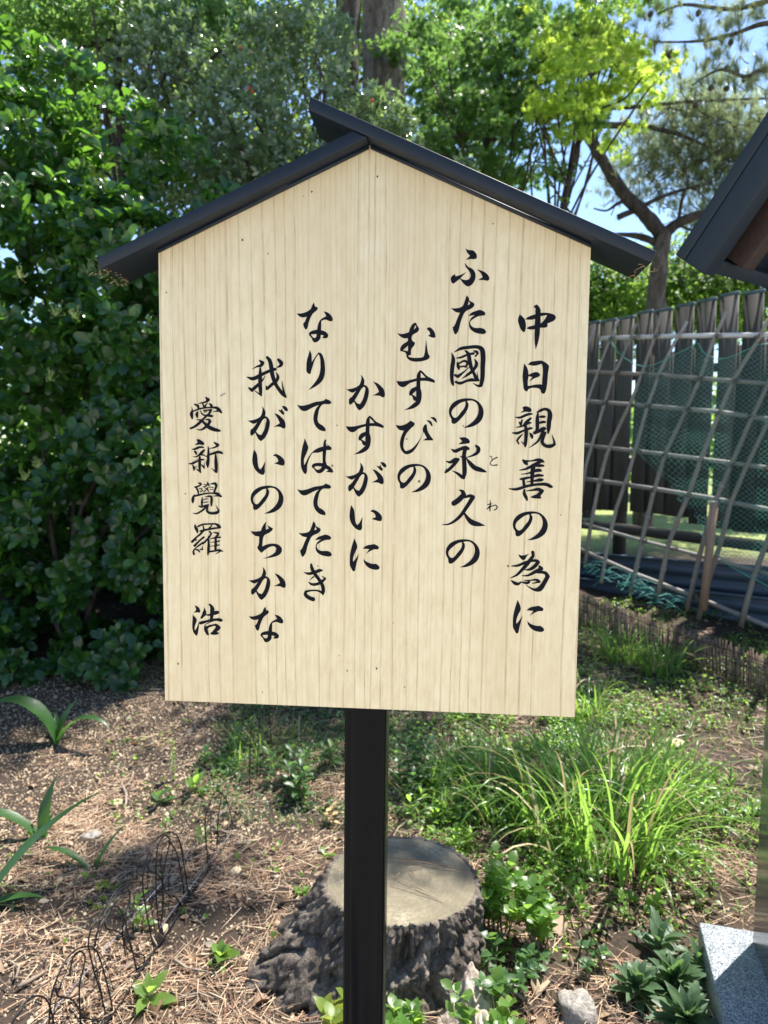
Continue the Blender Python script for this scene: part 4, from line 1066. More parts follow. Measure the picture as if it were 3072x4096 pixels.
# needles
M_ndl = vary_mat('dry_pine_needles', [(0.20, 0.105, 0.06), (0.36, 0.22, 0.13), (0.52, 0.39, 0.25), (0.10, 0.055, 0.035), (0.42, 0.28, 0.17), (0.60, 0.48, 0.33), (0.24, 0.15, 0.09), (0.15, 0.08, 0.05)], 0.6, 0.35, 30, 0.25)
ndl_v = [(-.5, 0, 0), (.5, 0, 0), (-.5, .35, .10), (.5, .35, .10), (-.4, .7, .12), (.4, .7, .12), (0, 1, .02), (0, 0, .6), (0, .35, .7), (0, .7, .6)]
ndl_f = [[0, 7, 8, 2], [7, 1, 3, 8], [2, 8, 9, 4], [8, 3, 5, 9], [4, 9, 6], [9, 5, 6]]
def needles(n, xr_, yr_, dens, name, lab, mat=M_ndl, L=(0.05, 0.11), w=0.00115, lift=0.010):
    x, y, z = scatter_ground(n, xr_, yr_, dens); P = np.stack([x, y, z+rng.exponential(0.4, len(x))*lift+0.001], 1)
    a = rng.uniform(0, 6.28, len(P)); Yd = np.stack([np.cos(a), np.sin(a), N_(len(P))*0.13], 1); X, Y, Z = frames(Yd)
    Ls = U_(*L, (len(P), 1)); W = U_(0.7, 1.3, (len(P), 1))*w
    m_ = MB().scatter(ndl_v, ndl_f, P, X, Y, Z, np.hstack([W*2, Ls, W*2])); return tag(m_.obj(name, mat), lab, kind='stuff')
dn = lambda a, b: min(1, max(0.05, 0.52+1.5*noise.noise((a*3.4, b*3.4, 4))-max(0, min(0.3, (b-1.25)*0.9))*(1 if a < -0.45 else 0)))
needles(30000, (-1.7, 1.9), (0.45, 4.4), dn, 'pine_needles', 'dry reddish pine needles strewn over the soil')
needles(19000, (-1.4, 1.3), (0.45, 1.9), dn, 'pine_needles', 'paler dry needles and straw around the stump and edging')
# dead leaves, chips, twigs
M_dead = leaf_mat('dead_leaf', [(0.26, 0.17, 0.10), (0.42, 0.32, 0.22), (0.16, 0.09, 0.055), (0.5, 0.42, 0.33), (0.33, 0.22, 0.15)], (0.4, 0.25, 0.1), 0.2, 0.6, 0.3)
lf_v = [(0, 0, 0), (-.32, .28, .12), (0, .3, .0), (.32, .28, .12), (-.42, .6, .16), (0, .62, .03), (.42, .6, .16), (-.2, .85, .04), (0, .87, -.03), (.2, .85, .04), (0, 1, -.1)]
lf_f = [[0, 2, 1], [0, 3, 2], [1, 2, 5, 4], [2, 3, 6, 5], [4, 5, 8, 7], [5, 6, 9, 8], [7, 8, 10], [8, 9, 10]]
x, y, z = scatter_ground(5200, (-2.4, 2.4), (0.45, 4.5)); P = np.stack([x, y, z+0.004], 1)
a = U_(0, 6.28, len(P)); X, Y, Z = frames(np.stack([np.cos(a), np.sin(a), N_(len(P))*0.25], 1), roll=N_(len(P))*0.5)
s_ = 0.010+0.035*rng.random((len(P), 1))**2; ml = MB().scatter(lf_v, lf_f, P, X, Y, Z, np.hstack([s_*0.7, s_, s_*U_(-1, 2, (len(P), 1))]))
tag(ml.obj('leaf_litter', M_dead), 'small dead leaves and bark chips on the soil', kind='stuff')
M_twig = vary_mat('bare_twig', [(0.20, 0.15, 0.11), (0.33, 0.27, 0.21), (0.13, 0.09, 0.07)], 0.8, 0.2)
tw = MB()
for i in range(700):
    q = (random.uniform(-1.4, 1.9), random.uniform(0.5, 4.2))
    if (q[0]-Tc[0])**2+(q[1]-Tc[1])**2 < (Tr*1.15)**2: continue
    a = random.uniform(0, 6.28); L = random.uniform(0.05, 0.2); k = random.uniform(-1, 1)
    pts = [np.array([q[0]+math.cos(a+k*t_)*L*t_, q[1]+math.sin(a+k*t_)*L*t_, 0]) for t_ in (0, .33, .66, 1)]
    for p in pts: p[2] = gz(p[0], p[1])+0.008+random.uniform(0, .01)
    r0 = 0.001+0.0055*random.random()**2.5; tw.tube(pts, [r0, r0*.9, r0*.75, r0*.4], 5, 0.3)
tag(tw.obj('twigs', M_twig), 'short bare twigs lying in the needles', kind='stuff')
# needles resting on the cut face
mb = MB()
for (x0, y0, x1, y1) in ((1560, 3430, 1862, 3482), (1565, 3437, 1795, 3470), (1560, 3500, 1775, 3604), (1562, 3535, 1770, 3600), (1712, 3478, 1865, 3492), (1250, 3440, 1375, 3480), (1600, 3480, 1690, 3465), (1580, 3515, 1600, 3490), (1640, 3482, 1655, 3510)):
    A, B = at_z(x0, y0, STZ+0.008), at_z(x1, y1, STZ+0.006); mb.tube([A, (A+B)/2+[0.002, 0.003, 0.004], B], [0.0008, 0.0011, 0.0006], 4)
tag(mb.obj('fallen_needles', M_ndl), 'long pink brown pine needles resting on the cut face of the stump', kind='stuff')
# individual dead leaves, stones
def leaf_at(px, py, L, az, name, label, mat, curl=1.0, wid=0.7, group=None, z_=0.006):
    p = G(px, py); mb = MB(); tv = np.array(lf_v)*[wid*L, L, L*curl]; o = mb.add(tv, lf_f).obj(name, mat); s2 = o.modifiers.new('thick', 'SOLIDIFY'); s2.thickness = 0.0006
    o.location = (p[0], p[1], p[2]+z_); o.rotation_euler = (R(8), R(random.uniform(-25, 25)), R(az)); return tag(o, label, 'dead leaf', group)
leaf_at(2250, 3760, 0.10, 20, 'dry_leaf', 'large pale curled dead leaf on the needles right of the low green shrub', M_dead, 1.4, 1.0)
leaf_at(1885, 3900, 0.075, 200, 'dry_leaf', 'rust brown curled dead leaf beside the crumbling root', M_dead, 2.2, 0.8)
leaf_at(620, 4080, 0.06, 10, 'dry_leaf', 'buff dead leaf at the bottom edge next to the wire edging', M_dead, 1.0, 0.7)
leaf_at(20, 3890, 0.08, 90, 'dry_leaf', 'dark brown dead leaf at the left edge below the strap leaved plants', M_dead, 1.0, 0.8)
leaf_at(1090, 3880+130, 0.06, 120, 'dry_leaf', 'dark curled dead leaf against the left foot of the stump', M_dead, 1.8, 0.9)
leaf_at(2140, 4000, 0.08, -30, 'dry_leaf', 'grey shrivelled dead leaf beside the speckled rock', M_dead, 2.0, 0.8)
M_rock = vary_mat('speckled_rock', [(0.22, 0.21, 0.2), (0.34, 0.31, 0.27)], 0.85, 0.25, 120, 0.8, 0.8, 0.006)
M_buff = vary_mat('buff_stone', [(0.5, 0.40, 0.26), (0.42, 0.33, 0.22)], 0.75, 0.3, 60, 0.3)
def rock(px, py, r, fl, name, label, mat, seed):
    p = G(px, py); V = []; n, mr = 22, 12
    for j in range(mr+1):
        for i in range(n):
            th, ph = math.pi*j/mr, 2*math.pi*i/n; d = np.array([math.sin(th)*math.cos(ph), math.sin(th)*math.sin(ph), math.cos(th)])
            k = 1+0.35*noise.noise(Vector(d*1.5)+Vector((seed, 0, 0)))+0.10*noise.noise(Vector(d*5)+Vector((seed, 0, 0))); V.append(p+d*r*k*np.array([1, 1, fl])+[0, 0, r*fl*0.3])
    F = [[j*n+i, (j+1)*n+i, (j+1)*n+(i+1) % n, j*n+(i+1) % n] for j in range(mr) for i in range(n)]
    return tag(MB().add(V, F).obj(name, mat, None, True), label, 'stone')
rock(2310, 4060, 0.055, 0.75, 'rock', 'grey speckled rock at the bottom edge between shrub and rosette plant', M_rock, 3)
rock(467, 3214, 0.024, 0.5, 'pebble', 'flat round buff pebble in the shaded soil left of the wire edging', M_buff, 8)
rock(2700, 2975, 0.05, 0.35, 'pebble', 'long pale stone on the soil right of the grass tussock', M_buff, 11)
rock(365, 3342, 0.034, 0.25, 'pebble', 'long flat tan stone between the strap leaved plants', M_rock, 5)
rock(945, 3495, 0.024, 0.7, 'pebble', 'tan pebble in the sun right of the metal rod', M_buff, 6)

# ------------------------------------------------------------------ small plants
M_strap = leaf_mat('strap_leaf_green', [(0.035, 0.095, 0.03), (0.05, 0.13, 0.035), (0.06, 0.15, 0.04)], (0.16, 0.38, 0.05), 0.42, 0.38)
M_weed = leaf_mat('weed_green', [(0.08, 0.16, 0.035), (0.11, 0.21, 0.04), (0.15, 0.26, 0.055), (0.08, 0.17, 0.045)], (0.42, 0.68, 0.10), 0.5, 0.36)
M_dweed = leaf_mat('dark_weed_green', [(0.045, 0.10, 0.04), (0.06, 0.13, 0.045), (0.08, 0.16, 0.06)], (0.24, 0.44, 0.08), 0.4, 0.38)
M_ros = leaf_mat('grey_green_leaf', [(0.07, 0.13, 0.06), (0.09, 0.155, 0.075), (0.055, 0.11, 0.05)], (0.2, 0.36, 0.1), 0.3, 0.5)
M_yel = leaf_mat('yellow_green_leaf', [(0.16, 0.20, 0.03), (0.22, 0.26, 0.04), (0.12, 0.2, 0.03)], (0.5, 0.6, 0.08), 0.45, 0.45)
M_grass = leaf_mat('grass_blade', [(0.08, 0.18, 0.035), (0.12, 0.24, 0.045), (0.17, 0.29, 0.06), (0.06, 0.14, 0.035)], (0.33, 0.56, 0.09), 0.48, 0.25)
M_straw = leaf_mat('withered_blade', [(0.42, 0.33, 0.16), (0.5, 0.42, 0.24), (0.3, 0.22, 0.1)], (0.5, 0.4, 0.18), 0.35, 0.5)
M_stem = vary_mat('green_stem', [(0.08, 0.12, 0.04), (0.12, 0.10, 0.05)], 0.6)
M_tan = leaf_mat('withered_yellow_leaf', [(0.62, 0.45, 0.24), (0.55, 0.36, 0.14)], (0.6, 0.42, 0.15), 0.4, 0.5)
def blade_mesh(pts, w, fold=0.25, twist=0.0):
    """ribbon along pts, folded at the midrib, tapering; w = list of half widths"""
    V, F = [], []; n = len(pts)
    for i, p in enumerate(pts):
        t_ = unit(pts[min(i+1, n-1)]-pts[max(i-1, 0)]); s_ = unit(np.cross(t_, [0, 0, 1.0]) if abs(t_[2]) < 0.98 else np.array([1.0, 0, 0]))
        u_ = np.cross(s_, t_); tw_ = twist*i/(n-1); s2 = s_*math.cos(tw_)+u_*math.sin(tw_); u2 = u_*math.cos(tw_)-s_*math.sin(tw_)
        V += [p-s2*w[i]+u2*w[i]*fold, p, p+s2*w[i]+u2*w[i]*fold]
    for i in range(n-1): F += [[3*i, 3*i+1, 3*i+4, 3*i+3], [3*i+1, 3*i+2, 3*i+5, 3*i+4]]
    return V, F
def arc(base, az, L, lift, droop, n=12):
    """blade centre line: leaves base rising at angle lift, bending down"""
    pts = [np.array(base, float)]; el = lift; st_ = L/(n-1)
    for i in range(n-1):
        pts.append(pts[-1]+st_*np.array([math.cos(az)*math.cos(el), math.sin(az)*math.cos(el), math.sin(el)])); el -= droop/(n-1)*(0.4+1.2*i/n)
    return pts
def strap_plant(px, py, blades, label):
    b = G(px, py); th_ = thing('strap_leaf_plant', label, 'plant', tuple(b), 'strap leaved plants at the left')
    for (az, L, w, lift, droop, tw_) in blades:
        pts = arc(b+[0, 0, -0.01], R(az), L, R(lift), R(droop), 16)
        ws = [w*(0.45+0.55*math.sin(min(1, t_*1.6)*math.pi/2))*(1-max(0, t_-0.45)/0.55)**0.8+0.0004 for t_ in np.linspace(0, 1, 16)]
        V, F = blade_mesh(pts, ws, 0.3, tw_); keep(MB().add(V, F).obj('leaf', M_strap, None, True), th_)
strap_plant(228, 2975, [(185, 0.48, 0.052, 75, 150, 0.2), (60, 0.24, 0.024, 80, 60, 0), (-8, 0.38, 0.030, 65, 135, -0.2), (120, 0.2, 0.016, 60, 60, 0)], 'strap leaved plant in front of the hedge with two long arching leaves')
strap_plant(170, 3355, [(190, 0.34, 0.03, 50, 90, 0), (80, 0.24, 0.032, 82, 40, 0.3), (70, 0.12, 0.014, 70, 40, 0.3)], 'strap leaved plant in the shade with an upright dark leaf at the left edge')
strap_plant(-90, 3640, [(40, 0.52, 0.042, 52, 45, 0.25), (12, 0.22, 0.022, 30, 60, 0), (150, 0.3, 0.03, 60, 90, 0), (250, 0.3, 0.025, 60, 90, 0)], 'broad bright strap leaved plant coming in from the left edge')
strap_plant(372, 3480, [(172, 0.24, 0.017, 38, 70, 0), (45, 0.20, 0.017, 60, 35, 0.3)], 'small yellowish strap leaved plant with two spread leaves')

leaf_lib = {}
def leafmesh(mat, wid):
    k = (mat.name, wid)
    if k not in leaf_lib:
        V = np.array([(0, 0, 0), (-.18, .18, .05), (0, .2, 0), (.18, .18, .05), (-.3, .42, .09), (0, .45, .03), (.3, .42, .09), (-.25, .68, .07), (0, .7, .02), (.25, .68, .07), (-.1, .88, 0), (0, .9, -.02), (.1, .88, 0), (0, 1.0, -.06)])*[wid, 1, 1]
        F = [[0, 2, 1], [0, 3, 2], [1, 2, 5, 4], [2, 3, 6, 5], [4, 5, 8, 7], [5, 6, 9, 8], [7, 8, 11, 10], [8, 9, 12, 11], [10, 11, 13], [11, 12, 13]]
        leaf_lib[k] = MB().add(V, F).mesh('leaf', mat, True)
    return leaf_lib[k]
def leafM(p, az, el, L, roll=0.0):
    y = np.array([math.cos(az)*math.cos(el), math.sin(az)*math.cos(el), math.sin(el)])
    x = unit(np.cross(y, [0, 0, 1.0])); z = np.cross(x, y); c, s_ = math.cos(roll), math.sin(roll); x, z = x*c+z*s_, z*c-x*s_
    return Matrix(((x[0]*L, y[0]*L, z[0]*L, p[0]), (x[1]*L, y[1]*L, z[1]*L, p[1]), (x[2]*L, y[2]*L, z[2]*L, p[2]), (0, 0, 0, 1)))
def sprig(px, py, label, cat='weed', mat=None, stems=1, h=0.06, nl=10, L=0.05, wid=0.9, el=(5, 50), spread=0.02, group=None, name='weed', lean=0.3, base=None):
    b = G(px, py) if base is None else base; t_ = thing(name, label, cat, tuple(b), group); me = leafmesh(mat or M_weed, wid)
    for s_ in range(stems):
        a0 = random.uniform(0, 6.28); r0 = random.uniform(0, spread) if stems > 1 else 0; hh = h*random.uniform(0.6, 1.1)
        p0 = b+np.array([math.cos(a0)*r0, math.sin(a0)*r0, -0.01]); la = random.uniform(0, lean); p1 = p0+np.array([math.cos(a0)*la*hh, math.sin(a0)*la*hh, hh+0.01])
        if hh > 0.02: keep(MB().tube([p0, (p0+p1)/2+[0.003, 0, 0], p1], [0.0018, 0.0015, 0.0008], 5).obj('stem', M_stem, None), t_)
        for i in range(nl):
            f = (i+0.5)/nl; az_ = i*2.4+random.uniform(-.3, .3); e_ = R(el[0]+(el[1]-el[0])*f+random.uniform(-10, 10))
            q = p0+(p1-p0)*(0.25+0.75*f if hh > 0.03 else 0.6)
            inst('leaf', me, t_, leafM(q, az_, e_, L*random.uniform(0.65, 1.15)*(1.0-0.35*f), random.uniform(-.4, .4)))
    return t_
WG = 'small green weeds in the litter'
sprig(880, 3840, 'bright green rosette weed in full sun left of the stump', nl=9, L=0.075, h=0.03, el=(12, 65), wid=0.85)
sprig(585, 4010, 'bright star shaped weed at the bottom edge beside the wire hoops', nl=7, L=0.085, h=0.06, el=(5, 50), wid=0.7)
sprig(570, 3720, 'pale green upright weed growing between the wire hoops', nl=9, L=0.06, h=0.11, el=(0, 45), wid=0.8)
sprig(345, 3520, 'tiny two leaved seedling below the yellowish strap plant', nl=3, L=0.045, h=0.03, el=(0, 80), wid=1.0)
sprig(420, 3560, 'clover like patch of round leaves left of the wire edging', mat=M_yel, stems=7, nl=3, L=0.02, h=0.025, el=(5, 20), wid=1.6, spread=0.05)
sprig(425, 3610, 'second clover like patch nearer the viewer', mat=M_yel, stems=8, nl=3, L=0.018, h=0.022, el=(5, 20), wid=1.6, spread=0.05)
sprig(770, 3175, 'leafy weed with a tall pointed leaf at the edge of the board shadow', nl=7, L=0.085, h=0.05, el=(10, 70), wid=0.75)
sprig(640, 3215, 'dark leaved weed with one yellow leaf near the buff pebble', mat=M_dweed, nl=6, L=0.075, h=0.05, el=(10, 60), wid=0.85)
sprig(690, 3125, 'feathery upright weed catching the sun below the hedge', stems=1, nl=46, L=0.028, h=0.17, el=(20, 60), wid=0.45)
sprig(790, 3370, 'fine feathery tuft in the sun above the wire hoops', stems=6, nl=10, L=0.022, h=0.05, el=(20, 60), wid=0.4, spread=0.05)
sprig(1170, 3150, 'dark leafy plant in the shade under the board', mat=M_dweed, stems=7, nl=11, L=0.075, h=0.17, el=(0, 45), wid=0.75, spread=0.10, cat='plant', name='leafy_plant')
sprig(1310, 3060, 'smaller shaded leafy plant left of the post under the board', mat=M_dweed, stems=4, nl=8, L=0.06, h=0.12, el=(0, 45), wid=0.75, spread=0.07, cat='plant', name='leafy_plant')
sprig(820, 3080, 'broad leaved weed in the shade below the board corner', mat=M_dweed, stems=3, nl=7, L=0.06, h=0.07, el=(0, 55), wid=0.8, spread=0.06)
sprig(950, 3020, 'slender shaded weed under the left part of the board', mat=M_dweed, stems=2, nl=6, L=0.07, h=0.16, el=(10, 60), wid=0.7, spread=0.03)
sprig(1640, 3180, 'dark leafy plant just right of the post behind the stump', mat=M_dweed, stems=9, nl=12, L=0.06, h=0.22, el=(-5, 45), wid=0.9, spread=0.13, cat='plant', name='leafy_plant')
sprig(1760, 3290, 'green leafy weed behind the stump with long pale leaves', stems=6, nl=8, L=0.075, h=0.09, el=(0, 55), wid=0.6, spread=0.12)
sprig(1850, 3420, 'leafy weed touching the right rim of the stump', stems=4, nl=8, L=0.06, h=0.08, el=(0, 55), wid=0.6, spread=0.08)
sprig(1230, 3580, 'small sunlit weed beside the left root of the stump', stems=3, nl=7, L=0.04, h=0.03, el=(5, 50), wid=0.6, spread=0.04)
sprig(1300, 3425, 'pale seedling at the back rim of the stump', nl=3, L=0.05, h=0.02, el=(5, 60), wid=0.9)
sprig(1330, 3300, 'withered yellow fern like leaf left of the post', cat='leaf', mat=M_tan, nl=9, L=0.05, h=0.11, el=(-10, 25), wid=0.8, name='withered_sprig')
# low shrub and rosettes in the foreground right
def shrub(px, py, label, mat, ns, H, nl, L, wid, spread, name='low_shrub', cat='shrub', up=0.6):
    b = G(px, py); t_ = thing(name, label, cat, tuple(b)); me = leafmesh(mat, wid); woody = MB(); cnt = 0
    for s_ in range(ns):
        a0 = random.uniform(0, 6.28); rad = spread*math.sqrt(random.random()); hh = H*random.uniform(0.45, 1.0)
        p0 = b+np.array([math.cos(a0)*rad*0.35, math.sin(a0)*rad*0.35, -0.02]); p3 = b+np.array([math.cos(a0)*rad, math.sin(a0)*rad, hh])
        pts = [p0+(p3-p0)*f+np.array([0.01*math.sin(f*7+s_), 0.01*math.cos(f*6+s_), 0.03*math.sin(f*3.1)]) for f in np.linspace(0, 1, 6)]
        keep(MB().tube(pts, list(np.linspace(0.0028, 0.0009, 6)), 5).obj('branch', M_twig, None), t_)
        for i in range(nl):
            f = 0.3+0.7*(i+0.5)/nl; q = p0+(p3-p0)*f; inst('leaf', me, t_, leafM(q+np.array([0, 0, 0.03*math.sin(f*3.1)]), i*2.4+s_, R(random.uniform(-5, 55)), L*random.uniform(0.6, 1.15), random.uniform(-.5, .5))); cnt += 1
    return t_
shrub(1990, 3760, 'upright low shrub with glossy yellow green leaves right of the stump', M_weed, 13, 0.25, 16, 0.042, 1.15, 0.09)
shrub(2170, 3800, 'low shrub with small round leaves leaning over the needles', M_weed, 11, 0.21, 14, 0.048, 1.0, 0.10)
shrub(2010, 3960, 'dark spreading low shrub in front of the upright one', M_dweed, 13, 0.11, 12, 0.036, 1.15, 0.15)
shrub(1985, 4190, 'bright shrub tips rising from the bottom edge right of the crumbling root', M_weed, 8, 0.14, 11, 0.042, 1.15, 0.12)
shrub(1410, 4220, 'bright leafy shoots at the bottom edge left of the post', M_yel, 7, 0.10, 9, 0.05, 1.0, 0.10, name='leafy_shoots')
shrub(1650, 4210, 'bright leafy shoots at the bottom edge right of the post', M_weed, 6, 0.09, 9, 0.05, 1.0, 0.08, name='leafy_shoots')
shrub(2380, 3880, 'thin sprig of small leaves at the right end of the low shrub', M_dweed, 3, 0.09, 9, 0.035, 1.15, 0.08)
for (px, py, n_, L, lab) in ((2680, 3960, 24, 0.085, 'broad rosette plant with grey green spoon shaped leaves beside the slab'), (2560, 4010, 18, 0.075, 'second grey green rosette plant left of the broad one'), (2750, 4090, 20, 0.085, 'grey green rosette plant at the bottom edge by the slab corner'), (2790, 3895, 9, 0.06, 'small rosette plant touching the side of the granite slab'), (2620, 3800, 9, 0.08, 'dark rosette with upright leaves above the broad rosette plant')):
    sprig(px, py, lab, 'plant', M_ros, 2, 0.05, n_, L*1.35, 0.58, (-5, 68), name='rosette_plant')
WL = ['small weed in the needles above the upright low shrub', 'small weed under the left edge of the big tussock', 'small weed just below the big tussock', 'small weed between big tussock and rosette plants', 'small weed below the right end of the tussock', 'small weed at the right foot of the tussock', 'small weed under the drooping blades of the tussock', 'small weed at the base of the big tussock', 'small weed left of the curved dry stalk', 'small weed near the right rim of the stump', 'small weed beside the stump rim nearer the viewer', 'small weed inside the front of the tussock', 'small weed right of the tussock in bare needles', 'small weed in the sunny gap right of the tussock', 'small weed behind the bare needles right of the tussock', 'small weed halfway between tussock and granite block', 'small weed beside the top of the upright shrub', 'small weed just behind the slab corner', 'small weed behind the slab touching the needles', 'small weed left of the granite block in shade', 'small weed close to the granite block', 'farthest small weed beside the granite block edge', 'rightmost small weed against the granite block', 'small weed in front of the taller weed stalk']
for i, (px, py) in enumerate(((2100, 3560), (2160, 3480), (2300, 3620), (2440, 3680), (2520, 3620), (2560, 3560), (2480, 3520), (2380, 3560), (2240, 3540), (1960, 3480), (1900, 3560), (2420, 3440), (2620, 3640), (2700, 3420), (2640, 3330), (2740, 3300), (2090, 3670), (2850, 3560), (2960, 3660), (2900, 3230), (2980, 3190), (3010, 3090), (3040, 3260), (2960, 3280))):
    sprig(px, py, WL[i], group=WG, stems=random.choice((1, 2, 3)), nl=random.choice((5, 6, 7)), L=random.uniform(0.03, 0.055), h=random.uniform(0.03, 0.09), el=(0, 55), wid=random.choice((0.7, 0.9, 1.1)), spread=0.04)
for (px, py, lab) in ((2880, 3330, 'tall thin weed stalk left of the granite block'), (2990, 3380, 'taller yellow green weed stalk against the granite block')):
    sprig(px, py, lab, stems=2, nl=12, L=0.07, h=0.30, el=(25, 70), wid=0.35, spread=0.03, mat=M_grass, name='weed_stalk')

# grass tussock: 300 nearest blades are parts, the rest one part
def tussock(px, py, n, L, spread, label, nparts, group=None, wmul=1.0, lift=(55, 88)):
    b = G(px, py); t_ = thing('grass_tussock', label, 'grass', tuple(b), group); rest = MB(); dead = MB()
    for i in range(n):
        a0 = random.uniform(0, 6.28); r0 = spread*math.sqrt(random.random()); q = b+np.array([math.cos(a0)*r0, math.sin(a0)*r0, 0]); q[2] = gz(q[0], q[1])-0.01
        az_ = a0+random.gauss(0, 1.1); ll = L*random.uniform(0.35, 1.0)**0.8
        pts = arc(q, az_, ll, R(random.uniform(*lift)), R(random.uniform(20, 215)), 10)
        w = random.uniform(0.0022, 0.0052)*wmul; ws = [w*min(1, 0.5+2*t2)*(1-t2**2.2)+0.0002 for t2 in np.linspace(0, 1, 10)]
        V, F = blade_mesh(pts, ws, 0.35, random.uniform(-.8, .8))
        if i % 9 == 4: dead.add(V, F)
        elif i < nparts: keep(MB().add(V, F).obj('blade', M_grass, None, True), t_)
        else: rest.add(V, F)
    tag(keep(dead.obj('withered_blades', M_straw, None, True), t_), kind='stuff')
    if rest.v: tag(keep(rest.obj('blades', M_grass, None, True), t_), kind='stuff')
    return t_
tussock(2400, 3380, 250, 0.66, 0.27, 'big arching tussock of long bright grass blades right of the post', 290, wmul=1.55)
tussock(2140, 3260, 200, 0.42, 0.24, 'shorter bright grass tuft between post and big tussock', 120)
tussock(1960, 3200, 150, 0.30, 0.22, 'sunlit grass tuft nearest the post behind the stump', 100)
tussock(2600, 3180, 130, 0.48, 0.22, 'grass tuft behind the right side of the big tussock', 80)
tussock(2480, 2640, 110, 0.40, 0.12, 'grass tuft growing at the foot of the reed edging', 60)
tussock(2640, 2690, 90, 0.40, 0.10, 'arching grass tuft in front of the reed edging further right', 60)
tussock(1080, 2990, 90, 0.22, 0.2, 'wispy dark grass tuft in the shade under the left half of the board', 60, wmul=0.7)
tussock(1730, 3230, 70, 0.24, 0.12, 'small grass tuft crowding the back of the stump right of the post', 60)
tussock(2330, 2850, 120, 0.30, 0.14, 'grass tuft beside the lower right corner of the board', 40)
# single long dry stalks
mb = MB().tube([G(2440, 3960)+[0, 0, .01]]+[at_d(x, y, d) for x, y, d in ((2390, 3780, 2.0), (2290, 3590, 2.08), (2190, 3470, 2.15), (2090, 3365, 2.2))], [0.0016, 0.0018, 0.0019, 0.0018, 0.001], 5)
tag(mb.obj('dry_stalk', M_reed), 'long pale dry grass stalk arching over the litter right of the stump', 'stalk')

# ground cover and fine grass
def cover(n, xr_, yr_, dens, mat, name, lab, L=(0.012, 0.03), hz=0.05, tmpl=None, wd=0.55):
    x, y, z = scatter_ground(n, xr_, yr_, dens); k = len(x); P = np.stack([x, y, z+rng.random(k)*hz], 1)
    a = rng.uniform(0, 6.28, k); X, Y, Z = frames(np.stack([np.cos(a), np.sin(a), U_(-.2, 1.0, k)], 1), roll=N_(k)*0.4); l = U_(*L, (k, 1))
    return tag(MB().scatter(lf_v, lf_f, P, X, Y, Z, np.hstack([l*wd*1.6, l, l])).obj(name, mat), lab, kind='stuff')
cpath = lambda cx, cy, rx, ry: (lambda a, b: max(0, min(1, 1.25-((a-cx)/rx)**2-((b-cy)/ry)**2+0.8*noise.noise((a*5, b*5, 2)))))
cc = G(2150, 3220)
cover(38000, (0.0, 1.8), (1.2, 3.5), (lambda f: (lambda a, b: f(a, b)*max(0, min(1, 0.55+2.4*noise.noise((a*4.5, b*4.5, 31))))))(cpath(cc[0]+0.1, cc[1]+0.2, 0.72, 0.8)), M_weed, 'ground_cover', 'low bright green ground cover behind the stump', hz=0.07)
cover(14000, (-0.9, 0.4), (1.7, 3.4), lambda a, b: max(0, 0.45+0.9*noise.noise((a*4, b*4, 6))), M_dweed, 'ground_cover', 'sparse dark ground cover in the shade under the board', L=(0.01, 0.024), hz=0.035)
cover(9000, (0.3, 2.2), (2.5, 4.3), lambda a, b: max(0, 0.4+1.1*noise.noise((a*3, b*3, 9))), M_weed, 'ground_cover', 'scattered bright weeds in front of the reed edging', hz=0.05)
cover(4500, (0.2, 1.7), (0.9, 2.0), lambda a, b: max(0, 0.15+1.2*noise.noise((a*5, b*5, 12))), M_weed, 'ground_cover', 'scattered pale seedlings right of the stump', L=(0.012, 0.028), hz=0.03)
cover(2600, (-1.6, 0.0), (0.8, 3.2), lambda a, b: max(0, 0.1+1.3*noise.noise((a*4, b*4, 15))), M_weed, 'ground_cover', 'sparse small seedlings in the litter left of the stump', L=(0.012, 0.03), hz=0.03)
def fine_grass(n, xr_, yr_, dens, name, lab, mat, L=(0.04, 0.10)):
    x, y, z = scatter_ground(n, xr_, yr_, dens); k = len(x); P = np.stack([x, y, z-0.003], 1); a = rng.uniform(0, 6.28, k)
    Yd = np.stack([np.cos(a)*0.8, np.sin(a)*0.8, U_(.3, 1.4, k)], 1); X, Y, Z = frames(Yd); l = U_(*L, (k, 1)); w = U_(0.0008, 0.0018, (k, 1))
    tv = [(-1, 0, 0), (1, 0, 0), (-.9, .4, .1), (.9, .4, .1), (-.5, .75, 0), (.5, .75, 0), (0, 1, -.25)]
    return tag(MB().scatter(tv, [[0, 1, 3, 2], [2, 3, 5, 4], [4, 5, 6]], P, X, Y, Z, np.hstack([w, l, l])).obj(name, mat), lab, kind='stuff')
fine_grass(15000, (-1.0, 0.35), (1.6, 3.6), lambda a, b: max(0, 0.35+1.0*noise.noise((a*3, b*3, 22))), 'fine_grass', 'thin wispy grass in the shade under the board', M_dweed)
fine_grass(9000, (0.1, 2.3), (1.5, 4.3), lambda a, b: max(0, 0.35+1.0*noise.noise((a*3, b*3, 25))), 'fine_grass', 'thin bright grass among the weeds on the right', M_grass, (0.05, 0.14))
